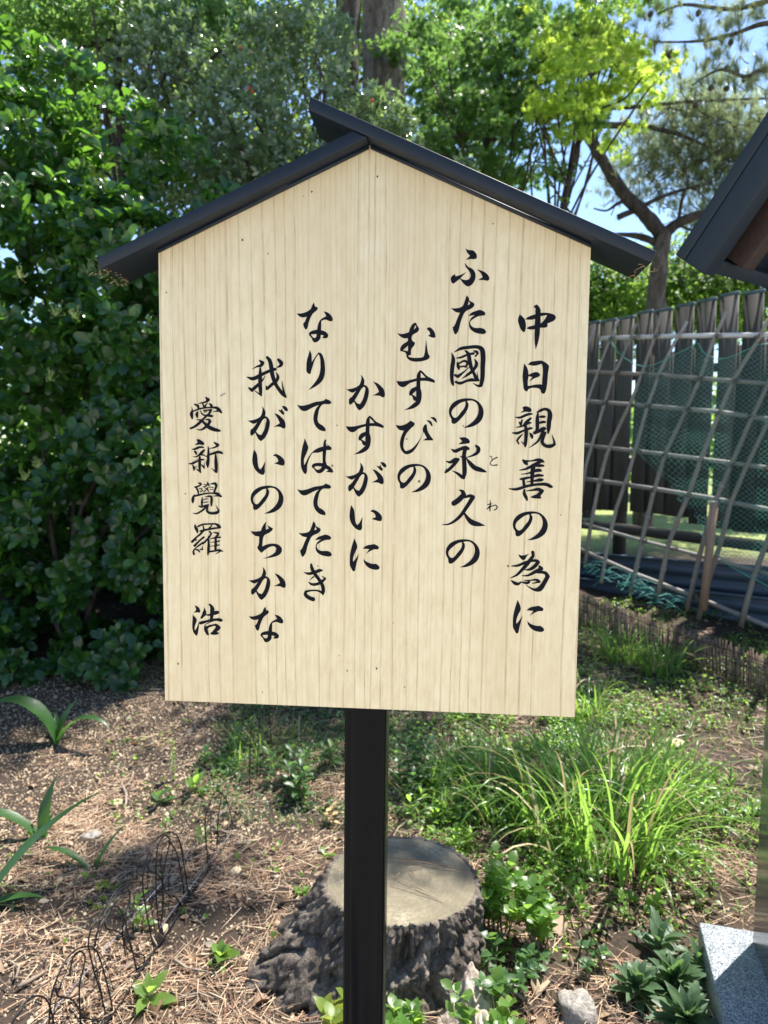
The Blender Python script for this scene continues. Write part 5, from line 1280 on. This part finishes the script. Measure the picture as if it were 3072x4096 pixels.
# ------------------------------------------------------------------ trees and hedge
M_hedge = leaf_mat('hedge_leaf', [(0.013, 0.048, 0.015), (0.02, 0.068, 0.018), (0.034, 0.10, 0.022), (0.015, 0.055, 0.018), (0.075, 0.17, 0.032), (0.010, 0.036, 0.014)], (0.22, 0.48, 0.045), 0.38, 0.2, 0.5)
M_silver = leaf_mat('narrow_glossy_leaf', [(0.12, 0.18, 0.125), (0.16, 0.22, 0.155), (0.075, 0.12, 0.08)], (0.34, 0.5, 0.14), 0.33, 0.16, 1.0)
M_bright = leaf_mat('backlit_leaf', [(0.05, 0.10, 0.02), (0.075, 0.14, 0.03), (0.09, 0.15, 0.03)], (0.42, 0.58, 0.08), 0.5, 0.45)
M_maple = leaf_mat('maple_leaf', [(0.05, 0.12, 0.03), (0.08, 0.16, 0.035), (0.04, 0.10, 0.03)], (0.27, 0.48, 0.10), 0.5, 0.35)
M_maple2 = leaf_mat('young_maple_leaf', [(0.14, 0.22, 0.02), (0.17, 0.24, 0.03), (0.10, 0.18, 0.03)], (0.66, 0.92, 0.12), 0.65, 0.4)
M_needle = leaf_mat('pine_needle', [(0.09, 0.125, 0.065), (0.14, 0.18, 0.09), (0.19, 0.225, 0.13)], (0.38, 0.46, 0.2), 0.4, 0.3, 0.6)
M_fart = leaf_mat('far_leaf', [(0.03, 0.08, 0.02), (0.05, 0.11, 0.03), (0.08, 0.15, 0.03)], (0.3, 0.5, 0.08), 0.5, 0.5)
M_trunk = bark_mat('pine_trunk_bark', (0.06, 0.05, 0.042), (0.16, 0.14, 0.125), (0.30, 0.28, 0.26), 0.7)
M_ptr = bark_mat('brown_pine_bark', (0.035, 0.027, 0.022), (0.10, 0.08, 0.068), (0.22, 0.19, 0.165), 0.7)
M_dbr = bark_mat('dark_branch_bark', (0.022, 0.017, 0.014), (0.05, 0.04, 0.034), (0.10, 0.085, 0.072), 1.0)
M_berry, _t, _o = NT('red_berry'); bsdf(_t, _o, (0.42, 0.01, 0.012), 0.4, 0.5)
obo_v = [(0, 0, 0), (-.16, .3, .05), (0, .32, 0), (.16, .3, .05), (-.27, .65, .06), (0, .66, 0), (.27, .65, .06), (-.17, .9, .02), (0, .92, -.03), (.17, .9, .02), (0, 1, -.07)]
nar_v = [(0, 0, 0), (-.11, .3, .05), (.11, .3, .05), (-.15, .62, .02), (.15, .62, .02), (0, 1, -.1)]
nar_f = [[0, 2, 1], [1, 2, 4, 3], [3, 4, 5]]
rho_v = [(0, 0, 0), (-.38, .5, .1), (.38, .5, .1), (0, 1, -.06)]
rho_f = [[0, 2, 1], [1, 2, 3]]
star_v = []; star_f = []
for i_, (a_, l_) in enumerate(((-80, .55), (-40, .85), (0, 1.0), (40, .85), (80, .55))):
    a_ = R(a_); b_ = len(star_v); d_ = np.array([math.sin(a_), math.cos(a_)]); n_ = np.array([d_[1], -d_[0]])
    star_v += [(0, 0, 0), (*(d_*l_*.45-n_*.12), .02), (*(d_*l_*.45+n_*.12), .02), (*(d_*l_), -.08)]; star_f += [[b_, b_+2, b_+1], [b_+1, b_+2, b_+3]]

def clumps(spec, n, shell=0.55, per=None):
    """points in a set of ellipsoids (centre, radii); more towards their skins; returns P and outward normals"""
    w = np.array([s[1][0]*s[1][2] for s in spec]); w = w/w.sum(); idx = rng.choice(len(spec), n, p=w)
    C = np.array([s[0] for s in spec])[idx]; Rr = np.array([s[1] for s in spec])[idx]
    d = unit(N_(n, 3)); r = shell+(1-shell)*rng.random((n, 1))**0.7
    r *= 1+0.25*np.array([noise.noise(tuple(v*2.3)) for v in C+d*Rr])[:, None]
    return C+d*Rr*r, d
def whorls(mb, P, Nn, k, L, tv, tf, wid, up=0.5, opening=(35, 80), jit=0.25, tipz=0.0):
    """k leaves round each shoot tip"""
    n = len(P); A = unit(Nn*0.8+np.array([0, 0, up])+N_(n, 3)*jit); T1 = unit(np.cross(A, [0.3, 0.1, 1.0])); T2 = np.cross(A, T1)
    Ps, Ys, Us, Ls = [], [], [], []
    for j in range(k):
        a = (j*2.4+U_(-.3, .3, n))[:, None]; o = np.radians(U_(*opening, n))[:, None]
        y = A*np.cos(o)+(T1*np.cos(a)+T2*np.sin(a))*np.sin(o); y[:, 2] += tipz
        Ps.append(P+A*L*U_(-0.5, 0.15, n)[:, None]); Ys.append(y); Us.append(A); Ls.append(L*U_(0.6, 1.15, n))
    P_, Y_, U2 = np.concatenate(Ps), np.concatenate(Ys), np.concatenate(Us); l = np.concatenate(Ls)[:, None]; l = l*(0.78+0.35*rng.random(l.shape))
    X, Y, Z = frames(Y_, U2, N_(len(P_))*0.25)
    if mb is None: return P_, X, Y, Z, l
    return mb.scatter(tv, tf, P_, X, Y, Z, np.hstack([l*wid, l, l]))
def limb(pts, r0, r1, n=8, wob=0.25):
    q = []
    pts = [np.array(p, float) for p in pts]
    for i in range(len(pts)-1):
        a, b, c, d = pts[max(i-1, 0)], pts[i], pts[i+1], pts[min(i+2, len(pts)-1)]
        for k in range(5):
            u = k/5; q.append(0.5*((2*b)+(c-a)*u+(2*a-5*b+4*c-d)*u*u+(3*b-a-3*c+d)*u**3))
    q.append(pts[-1]); return MB().tube(q, list(np.linspace(r0, r1, len(q))), n, wob)
def stems_to(mb, base, targets, r=0.02):
    for t_ in targets:
        t_ = np.array(t_, float); b = np.array(base, float)
        p = [b, b+(t_-b)*[0.2, 0.2, 0.45]+N_(3)*0.04, b+(t_-b)*[0.6, 0.6, 0.8]+N_(3)*0.05, t_]
        L = limb(p, r, r*0.2, 6); mb.v += L.v; mb.f += [[i+mb.n for i in q] for q in L.f]; mb.n += L.n

# --- clipped-wild broadleaf hedge on the left: 300 nearest leaves are parts
def hedge_part(name, label, spec, nw, base, targets, L=0.094, k=8, seedw=1.0, nparts=300, mat=M_hedge):
    t_ = thing(name, label, 'shrub' if 'shrub' in name or 'hedge' in name else 'tree', tuple(base))
    mb = MB(); stems_to(mb, base, targets, 0.022); keep(mb.obj('stems', M_dbr, None, True), t_)
    P, Nn = clumps(spec, nw, 0.8)
    kk = np.array([noise.noise(tuple(v*3.6)) for v in P]) > -0.12; P, Nn = P[kk], Nn[kk]
    Nn = Nn+np.array([0.05, -0.45, 0.15])
    k0 = np.array([gz(a, b) for a, b in P[:, :2]]) < P[:, 2]-0.03; P, Nn = P[k0], Nn[k0]
    Pp, X, Y, Z, l = whorls(None, P, Nn, k, L, None, None, 1, up=0.45)
    # nearest 300 that face the viewer become leaf parts
    q = Pp-CAM; dd = np.linalg.norm(q, axis=1); sx = 1536+FPX*(q@_r)/(q@_f); sy = 2048-FPX*(q@_u)/(q@_f)
    ok = (sx > -40) & (sx < 680) & (sy > 200) & (sy < 2800); order = np.argsort(np.where(ok, dd, 99))[:nparts]
    me = MB().add(np.array(obo_v), lf_f).mesh('leaf', mat, True)
    for i in order:
        s_ = l[i, 0]; x, y, z, p = X[i]*s_, Y[i]*s_, Z[i]*s_, Pp[i]
        inst('leaf', me, t_, Matrix(((x[0], y[0], z[0], p[0]), (x[1], y[1], z[1], p[1]), (x[2], y[2], z[2], p[2]), (0, 0, 0, 1))))
    m_ = np.ones(len(Pp), bool); m_[order] = False
    o = MB().scatter(obo_v, lf_f, Pp[m_], X[m_], Y[m_], Z[m_], np.hstack([l, l, l])[m_]).obj('foliage', mat, None, True)
    tag(keep(o, t_), kind='stuff'); return t_
def E3(px, py, Y, rx, ry, rz): return (at_y(px, py, Y), (rx, ry, rz))
hs = [E3(40, 2350, 3.15, .42, .45, .42), E3(480, 2380, 3.2, .42, .4, .38), E3(820, 2300, 3.4, .4, .4, .45), E3(100, 1850, 3.2, .5, .5, .5), E3(560, 1800, 3.15, .42, .45, .45), E3(950, 1800, 3.5, .45, .4, .5), E3(-350, 2100, 3.2, .5, .5, .8), E3(60, 2620, 2.9, .45, .35, .26), E3(500, 2640, 2.95, .45, .35, .24), E3(820, 2660, 3.1, .35, .3, .2), E3(280, 2100, 3.0, .42, .3, .35), E3(620, 2100, 3.0, .38, .3, .35), E3(-400, 2600, 3.0, .5, .4, .3), E3(1250, 2100, 3.8, .45, .4, .6)]
hedge_part('hedge_shrub', 'dense lower hedge of glossy rounded dark green leaves left of the board', hs, 4300, G(300, 2640), [at_y(x, y, 3.2) for x, y in ((100, 2200), (500, 2250), (300, 1700), (700, 1900), (50, 1500), (600, 1500), (1000, 1800))])
hs2 = [E3(100, 1330, 3.1, .45, .45, .35), E3(520, 1380, 3.15, .42, .42, .33), E3(60, 900, 3.2, .48, .45, .42), E3(480, 1020, 3.3, .42, .42, .36), E3(850, 1150, 3.5, .42, .4, .4), E3(-350, 1100, 3.3, .5, .5, .8), E3(60, 560, 3.3, .42, .4, .30), E3(430, 720, 3.5, .30, .35, .25), E3(1100, 1400, 3.8, .5, .4, .5), E3(250, 330, 3.5, .26, .3, .16), E3(480, 470, 3.6, .22, .3, .15), E3(700, 620, 3.7, .22, .3, .16), E3(60, 260, 3.4, .25, .3, .18), E3(900, 850, 3.7, .2, .3, .14)]
hedge_part('hedge_shrub', 'taller sunlit upper hedge with rosettes of lighter leaves above the lower hedge', hs2, 4300, G(250, 2600)+[0, 0.25, 0], [at_y(x, y, 3.35) for x, y in ((100, 900), (450, 1000), (700, 1150), (50, 500), (300, 1300), (600, 1400))])
# pale flower buds on the hedge
mb = MB()
for (px, py) in ((220, 1240), (200, 1500), (100, 1900), (80, 1090), (150, 1850), (300, 1250)):
    c = at_y(px, py, 2.72)
    for i in range(26):
        q = c+N_(3)*0.018; mb.tube([c-[0, 0, .03], q], 0.0008, 3, cap=False); mb.tube([q, q+[0, 0, .005]], [0.0022, 0.0014], 5)
M_bud = vary_mat('green_bud', [(0.3, 0.42, 0.1), (0.45, 0.5, 0.2)]); tag(mb.obj('flower_buds', M_bud), 'pale green flower bud clusters at the hedge shoot tips', kind='stuff')

# --- narrow-leaved evergreen behind the board with a few red berries
def leaf_tree(name, label, spec, nw, k, L, tv, tf, wid, mat, base, trunk_r, limbs, up=0.3, opening=(30, 85), tipz=0.0, shell=0.3, extra=None, group=None, bark=M_dbr):
    t_ = thing(name, label, 'tree', tuple(base), group); b = np.array(base, float)
    cen = np.mean([s[0] for s in spec], axis=0)
    fork = b+(cen-b)*[0.35, 0.35, 0.5]
    tr = limb([b-[0, 0, .1], b+(fork-b)*[.4, .4, .5], fork, cen], trunk_r, trunk_r*0.4, 10); keep(tr.obj('trunk', bark, None, True), t_)
    br = MB()
    for s in (spec if len(spec) < 20 else spec[::4]):
        for q in range(limbs):
            e = s[0]+unit(N_(3))*np.array(s[1])*0.8; st = fork+(cen-fork)*random.random()
            Lb = limb([st, st+(e-st)*.4+N_(3)*.06+[0, 0, .06], st+(e-st)*.75+N_(3)*.05+[0, 0, .05], e], min(trunk_r*0.26, 0.012 if len(spec) > 20 else 1), 0.004, 5); br.v += Lb.v; br.f += [[i+br.n for i in z] for z in Lb.f]; br.n += Lb.n
    keep(br.obj('branches', bark, None, True), t_)
    P, Nn = clumps(spec, nw, shell); m_ = whorls(MB(), P, Nn, k, L, tv, tf, wid, up, opening, 0.4, tipz)
    tag(keep(m_.obj('crown', mat, None, True), t_), kind='stuff')
    if extra: extra(t_, P)
    return t_
def berries(t_, P):
    me = bpy.data.meshes.new('berry'); 
    V, F = [], []; n = 8
    for j in range(7):
        for i in range(n): V.append((math.sin(math.pi*j/6)*math.cos(2*math.pi*i/n)*.009, math.sin(math.pi*j/6)*math.sin(2*math.pi*i/n)*.009, math.cos(math.pi*j/6)*.009))
    F = [[j*n+i, (j+1)*n+i, (j+1)*n+(i+1) % n, j*n+(i+1) % n] for j in range(6) for i in range(n)]
    me = MB().add(V, F).mesh('berry', M_berry, True)
    for (px, py) in ((1495, 398), (1490, 404), (1000, 355), (1008, 362), (965, 192), (850, 745)):
        inst('berry', me, t_, Matrix.Translation(at_y(px+random.uniform(-6, 6), py+random.uniform(-6, 6), 3.75)))
sp_ = [E3(650, 250, 4.6, .55, .5, .5), E3(1000, 480, 4.4, .55, .5, .5), E3(1500, 560, 4.4, .38, .4, .38), E3(750, 700, 4.5, .5, .5, .45), E3(1250, 760, 4.5, .55, .5, .4), E3(1150, 180, 4.8, .5, .5, .4), E3(1780, 780, 4.5, .28, .35, .25), E3(1050, 1050, 4.6, .6, .5, .5), E3(1700, 1150, 4.8, .7, .4, .5), E3(1340, 200, 4.3, .17, .3, .35), E3(1540, 470, 4.2, .24, .3, .12)]
leaf_tree('evergreen_tree', 'narrow leaved grey green evergreen with a few red berries behind the board roof', sp_, 5200, 7, 0.062, nar_v, nar_f, 1.5, M_silver, G(900, 2500)+[0.1, 1.6, 0], 0.06, 3, 0.7, (20, 70), extra=berries)
# --- pale backlit tree in the upper left background
sp_ = [E3(300, 100, 6.3, .9, .7, .7), E3(900, 150, 6.6, 1.0, .7, .8), E3(1000, 650, 6.6, 1.1, .7, .9), E3(400, 600, 6.4, .9, .7, .8), E3(500, 1200, 6.6, 1.2, .6, 1.0), E3(1300, 1200, 6.6, 1.2, .6, 1.0), E3(-300, 400, 6.3, .9, .7, 1.2), E3(1430, 150, 7.3, .7, .4, 1.0), E3(1800, 250, 7.4, .8, .4, 1.0)]
leaf_tree('broadleaf_tree', 'bright yellow green backlit tree behind the hedge in the upper left', sp_, 13000, 4, 0.062, rho_v, rho_f, 1.0, M_bright, (-1.9, 7.0, 0.5), 0.12, 4, 0.3, (40, 90), shell=0.15)
sp_ = [E3(150, 40, 4.4, .65, .5, .30), E3(520, 60, 4.8, .55, .5, .26), E3(-200, 260, 4.4, .6, .5, .4), E3(250, 330, 4.6, .4, .4, .25), E3(820, 60, 5.0, .5, .4, .22), E3(1150, 120, 5.2, .5, .4, .22)]
leaf_tree('broadleaf_tree', 'dark fine leaved branches hanging into the top left corner', sp_, 5200, 5, 0.045, rho_v, rho_f, 0.8, M_maple, (-2.6, 5.0, 0.4), 0.08, 4, 0.1, (40, 90), shell=0.2)
# --- maple right of the trunk
sp_ = []
for i in range(190):
    px_, py_ = random.choice(((1790, 120), (2100, 150), (1950, 420), (2250, 420), (1830, 650), (1980, 600), (1720, 300), (2350, 60), (2050, -120), (1980, 250), (1800, 480)))
    sp_.append(E3(px_+random.gauss(0, 130), py_+random.gauss(0, 110), 5.6+random.gauss(0, .5), random.uniform(.12, .34), random.uniform(.15, .4), random.uniform(.02, .05)))
leaf_tree('maple_tree', 'green fine leaved maple spreading above the right slope of the board roof', sp_, 8200, 4, 0.05, star_v, star_f, 1.0, M_maple, (0.35, 6.6, 0.5), 0.09, 1, 0.2, (60, 100), shell=0.15, tipz=-0.1)
sp_ = []
for i in range(95):
    px_, py_ = random.choice(((2440, 150), (2480, 260), (2400, 330), (2330, 230), (2370, 470), (2550, 200), (2330, 560), (2260, 140), (2280, 400), (2580, 330)))
    sp_.append(E3(px_+random.gauss(0, 80), py_+random.gauss(0, 70), 4.9+random.gauss(0, .45), random.uniform(.08, .22), random.uniform(.1, .3), random.uniform(.01, .03)))
leaf_tree('maple_tree', 'young yellow green maple glowing in the sun at the upper right', sp_, 2300, 4, 0.045, star_v, star_f, 1.0, M_maple2, (0.7, 5.8, 0.5), 0.05, 1, 0.25, (55, 95), shell=0.15, tipz=-0.1)
# --- dense dark shrub mass behind the hedge, closing the gaps near the ground
sp_ = [E3(200, 2100, 4.3, .9, .4, .8), E3(700, 2200, 4.4, .7, .4, .7), E3(1150, 2250, 4.6, .7, .4, .7), E3(300, 1500, 4.4, .9, .4, .6), E3(-500, 2000, 4.3, .9, .4, 1.0), E3(1600, 2250, 4.9, .6, .35, .6), E3(2000, 2200, 5.2, .4, .3, .6)]
leaf_tree('laurel_shrub', 'dark dense shrub thicket behind the hedge and the board', sp_, 6500, 6, 0.085, rho_v, rho_f, 0.9, M_hedge, (-1.2, 4.2, 0.3), 0.04, 3, 0.4, (30, 85), shell=0.2)
# --- big pine trunk at the top centre, with a dark companion
tp = [at_y(1535, 1500, 6.0), at_y(1533, 800, 6.0), at_y(1535, 300, 6.05), at_y(1545, -400, 6.1), at_y(1560, -1500, 6.2)]
b0_ = tp[0].copy(); b0_[2] = gz(b0_[0], b0_[1])-0.1
bt = thing('pine_tree', 'thick grey pine trunk rising behind the board at the top centre', 'tree', tuple(b0_))
keep(MB().tube(sm([b0_]+tp), [0.26]*4+list(np.linspace(0.235, 0.17, len(sm([b0_]+tp))-4)), 40, 0.35).obj('trunk', M_trunk, None, True), bt)
def ptuft(mb, P, A, n=44, L=0.09, w=0.0011):
    k = len(P); A = unit(A); T1 = unit(np.cross(A, [0.2, 0.3, 1.0])); T2 = np.cross(A, T1); Ps, Ys = [], []
    for j in range(n):
        a = U_(0, 6.28, k)[:, None]; o = np.radians(U_(15, 80, k))[:, None]; Ps.append(P-A*U_(0, .05, k)[:, None]); Ys.append(A*np.cos(o)+(T1*np.cos(a)+T2*np.sin(a))*np.sin(o))
    P_ = np.concatenate(Ps); X, Y, Z = frames(np.concatenate(Ys)); l = U_(.7, 1.1, (len(P_), 1))*L
    mb.scatter([(-1, 0, 0), (1, 0, 0), (-.8, .6, .02), (.8, .6, .02), (0, 1, 0)], [[0, 1, 3, 2], [2, 3, 4]], P_, X, Y, Z, np.hstack([np.full_like(l, w), l, l]))
sp_ = [(np.array(c_), np.array(r_)) for c_, r_ in (((1.9, 5.0, 6.6), (.9, .7, .3)), ((2.9, 6.6, 6.9), (.9, .7, .3)), ((0.0, 4.7, 6.5), (.9, .6, .35)), ((-1.4, 5.3, 6.3), (.8, .6, .3)), ((0.1, 5.2, 7.2), (.9, .6, .3)), ((1.5, 3.6, 6.4), (.5, .3, .15)), ((2.7, 4.2, 6.2), (.5, .3, .15)), ((2.2, 3.3, 6.0), (.35, .22, .12)), ((3.2, 5.6, 6.4), (.5, .5, .2)))]  # added crown clumps out of view, placed to shade the hedge and ground
P, Nn = clumps(sp_, 3000, 0.1); mb = MB(); ptuft(mb, P, Nn+[0, 0, .8], 26, 0.1, 0.002); tag(keep(mb.obj('crown', M_needle, None), bt), kind='stuff')
dt = [at_y(1375, 1500, 5.6), at_y(1385, 700, 5.6), at_y(1392, 200, 5.6), at_y(1400, -600, 5.6)]; d0 = dt[0].copy(); d0[2] = gz(d0[0], d0[1])-.1
dtree = thing('dark_trunk_tree', 'dark slimmer trunk just left of the thick grey pine trunk', 'tree', tuple(d0))
keep(MB().tube(sm([d0]+dt), list(np.linspace(0.14, 0.10, len(sm([d0]+dt)))), 16, 0.3).obj('trunk', M_dbr, None, True), dtree)
# --- forked pine on the right
PY = 8.0
pine = thing('pine_tree', 'forked pine with a leaning dark limb and needle sprays at the right', 'tree', tuple(at_y(2605, 1500, PY)*[1, 1, 0]+[0, 0, .5]))
c2 = lambda x, y: (1536+x/1.08, y/1.08)
pl = lambda L_, dy=0: [at_y(*c2(x, y), PY+dy) for x, y in L_]
base_ = at_y(2600, 1420, PY); base_[2] = 0.4
tk = [base_]+pl([(1160, 1500), (1185, 1200), (1195, 1080), (1205, 1010)])
keep(limb(tk, 0.125, 0.095, 14, 0.35).obj('trunk', M_ptr, None, True), pine)
for L_, r0, r1 in (([(1205, 1020), (1130, 930), (1040, 840), (960, 720), (890, 600), (850, 530), (800, 430)], .088, .055), ([(1200, 1020), (1270, 965), (1360, 930), (1500, 900), (1650, 840)], .07, .03), ([(1190, 1060), (1120, 1025), (1050, 1015), (975, 1010)], .055, .015),
                   ([(1010, 940), (1100, 900), (1200, 850), (1310, 815), (1420, 790)], .035, .012), ([(1080, 850), (1010, 880), (960, 910), (905, 900)], .025, .008), ([(880, 545), (1000, 540), (1150, 550), (1300, 590), (1450, 660)], .045, .012), ([(860, 470), (1100, 460), (1300, 440), (1659, 425)], .03, .012), ([(1270, 965), (1290, 850), (1310, 800), (1300, 700)], .022, .006),
                   ([(1240, 960), (1340, 1000), (1420, 1040)], .02, .006)):
    keep(limb(pl(L_), r0, r1, 9, 0.3).obj('branch', M_dbr, None, True), pine)
sp_ = [E3(2650, 650, 8.6, .85, .8, .55), E3(2850, 500, 8.4, .7, .8, .5), E3(2900, 800, 8.8, .7, .7, .5), E3(3000, 600, 8.5, .8, .8, .7), E3(2700, 420, 8.2, .5, .5, .25), E3(2950, 980, 9.0, .6, .5, .3)]
P, Nn = clumps(sp_, 3300, 0.1); P = P+N_(len(P), 3)*[.25, .2, .12]; mb = MB(); ptuft(mb, P, Nn*.6+np.array([0, 0, .7])+N_(len(P), 3)*.3, 26, 0.11, 0.0022)
tag(keep(mb.obj('needle_sprays', M_needle, None), pine), kind='stuff')
br = MB()
for i in range(0, len(P), 5):
    a = P[i]; b = P[i]-np.array([random.uniform(-.25, .25), 0.1, random.uniform(.05, .25)]); br.tube([b, (a+b)/2+[0, 0, -.02], a], [.008, .006, .003], 4, cap=False)
tag(keep(br.obj('twigs', M_dbr, None), pine), kind='stuff')
# --- nearer pine branch with cones in the top right corner
NY = 4.6
nb = thing('pine_tree', 'nearer pine whose branch with dark cones hangs into the top right corner', 'tree', (3.2, NY+.3, 0.5))
pn = lambda L_: [at_y(*c2(x, y), NY) for x, y in L_]
q0 = np.array([3.2, NY+.3, 0.4]); keep(limb([q0, q0+[0.05, 0, 1.5], q0+[0, 0, 3.0], q0+[0.1, 0, 5]], .13, .09, 14, .3).obj('trunk', M_trunk, None, True), nb)
L1 = [q0+[0.05, 0, 3.0]]+pn([(1900, 120), (1659, 100), (1500, 150), (1350, 178), (1170, 182)]); L2 = [q0+[0.05, 0, 3.2]]+pn([(1900, -20), (1640, 10), (1500, 40), (1300, 20), (1180, 60)]); L3 = [q0+[0, 0, 2.5]]+pn([(1900, 330), (1659, 300), (1560, 330), (1450, 300), (1330, 370)])
tufts = []
for L_ in (L1, L2, L3):
    keep(limb(L_, .03, .005, 7, .3).obj('branch', M_dbr, None, True), nb); q = sm(L_)
    for i in range(6, len(q), 1):
        for s_ in range(3): tufts.append((q[i]+N_(3)*[.10, .12, .07], unit(N_(3)*.5+[-.3, 0, .7])))
P = np.array([t_[0] for t_ in tufts]); A = np.array([t_[1] for t_ in tufts]); mb = MB(); ptuft(mb, P, A, 60, 0.095, 0.0014); tag(keep(mb.obj('needle_sprays', M_needle, None), nb), kind='stuff')
M_cone = bark_mat('dark_cone', (0.03, 0.022, 0.018), (0.06, 0.045, 0.035), (0.1, 0.08, 0.06), 3.0)
cn = MB(); V, F = [], []; n = 10
for j in range(9):
    for i in range(n):
        r_ = 0.021*math.sin(math.pi*(j+.3)/8.6)*(1.12 if (i+j) % 2 else .86); V.append((r_*math.cos(2*math.pi*i/n), r_*math.sin(2*math.pi*i/n), -0.026+0.0065*j))
F = [[j*n+i, j*n+(i+1) % n, (j+1)*n+(i+1) % n, (j+1)*n+i] for j in range(8) for i in range(n)]; cme = cn.add(V, F).mesh('cone', M_cone)
for i in range(16):
    t_ = random.choice(tufts); inst('cone', cme, nb, Matrix.Translation(t_[0]+N_(3)*[.05, .05, .03]-[0, 0, .03]) @ Matrix.Rotation(random.uniform(0, 1.5), 4, 'X'))
# --- thin bare shoot with a few leaves against the sky
sh = thing('thin_shoot', 'thin leafy shoot standing against the blue gap of sky above the right roof slope', 'branch', tuple(at_y(2330, 900, 4.6)))
sp0 = [at_y(*c2(x, y), 4.6) for x, y in ((835, 960), (790, 900), (740, 820), (700, 750), (645, 675))]
keep(limb(sp0, .011, .003, 6, .2).obj('stem', M_dbr, None, True), sh); me_ = leafmesh(M_bright, 0.9)
for q in sm(sp0)[3:]:
    for s_ in range(3): inst('leaf', me_, sh, leafM(q+N_(3)*.03, random.uniform(0, 6.28), random.uniform(-.6, .8), .05))
# --- trees beyond the fence
FG = 'trees beyond the picket fence'
for (px, py, Y, r, lab) in ((2380, 1150, 10.5, 1.1, 'bushy green tree just right of the board seen above the fence'), (2750, 1120, 11.5, 1.3, 'bushy green tree behind the pine trunk above the fence'), (3150, 1050, 10.5, 1.4, 'bushy green tree above the fence at the right edge')):
    c = at_y(px, py, Y); leaf_tree('background_tree', lab, [(c, (r, .8, r*.62)), (c+[r*.5, .5, -.5], (r*.8, .7, .6)), (c+[-r*.6, .4, -.4], (r*.8, .7, .55))], 3600, 4, 0.085, rho_v, rho_f, 1.0, M_fart, (c[0], Y, 0.5), 0.09, 4, 0.3, (40, 90), shell=0.1, group=FG)
# distant wood closing the view behind everything
P = np.stack([U_(-16, 20, 30000), U_(15, 19, 30000), np.zeros(30000)], 1); hh = np.array([2.6+1.3*noise.noise((a*.35, 3, 0))+0.9*noise.noise((a*1.1, 7, 0)) for a in P[:, 0]])
P[:, 2] = 0.3+hh*rng.random(30000)**0.6+(P[:, 1]-15)*.2
A = unit(N_(30000, 3)+[0, -.6, .4]); X, Y, Z = frames(A); l = U_(.12, .28, (30000, 1))
tag(MB().scatter(rho_v, rho_f, P, X, Y, Z, np.hstack([l, l, l])).obj('distant_wood', M_fart), 'far wood reading as one green mass beyond the fence', kind='stuff')
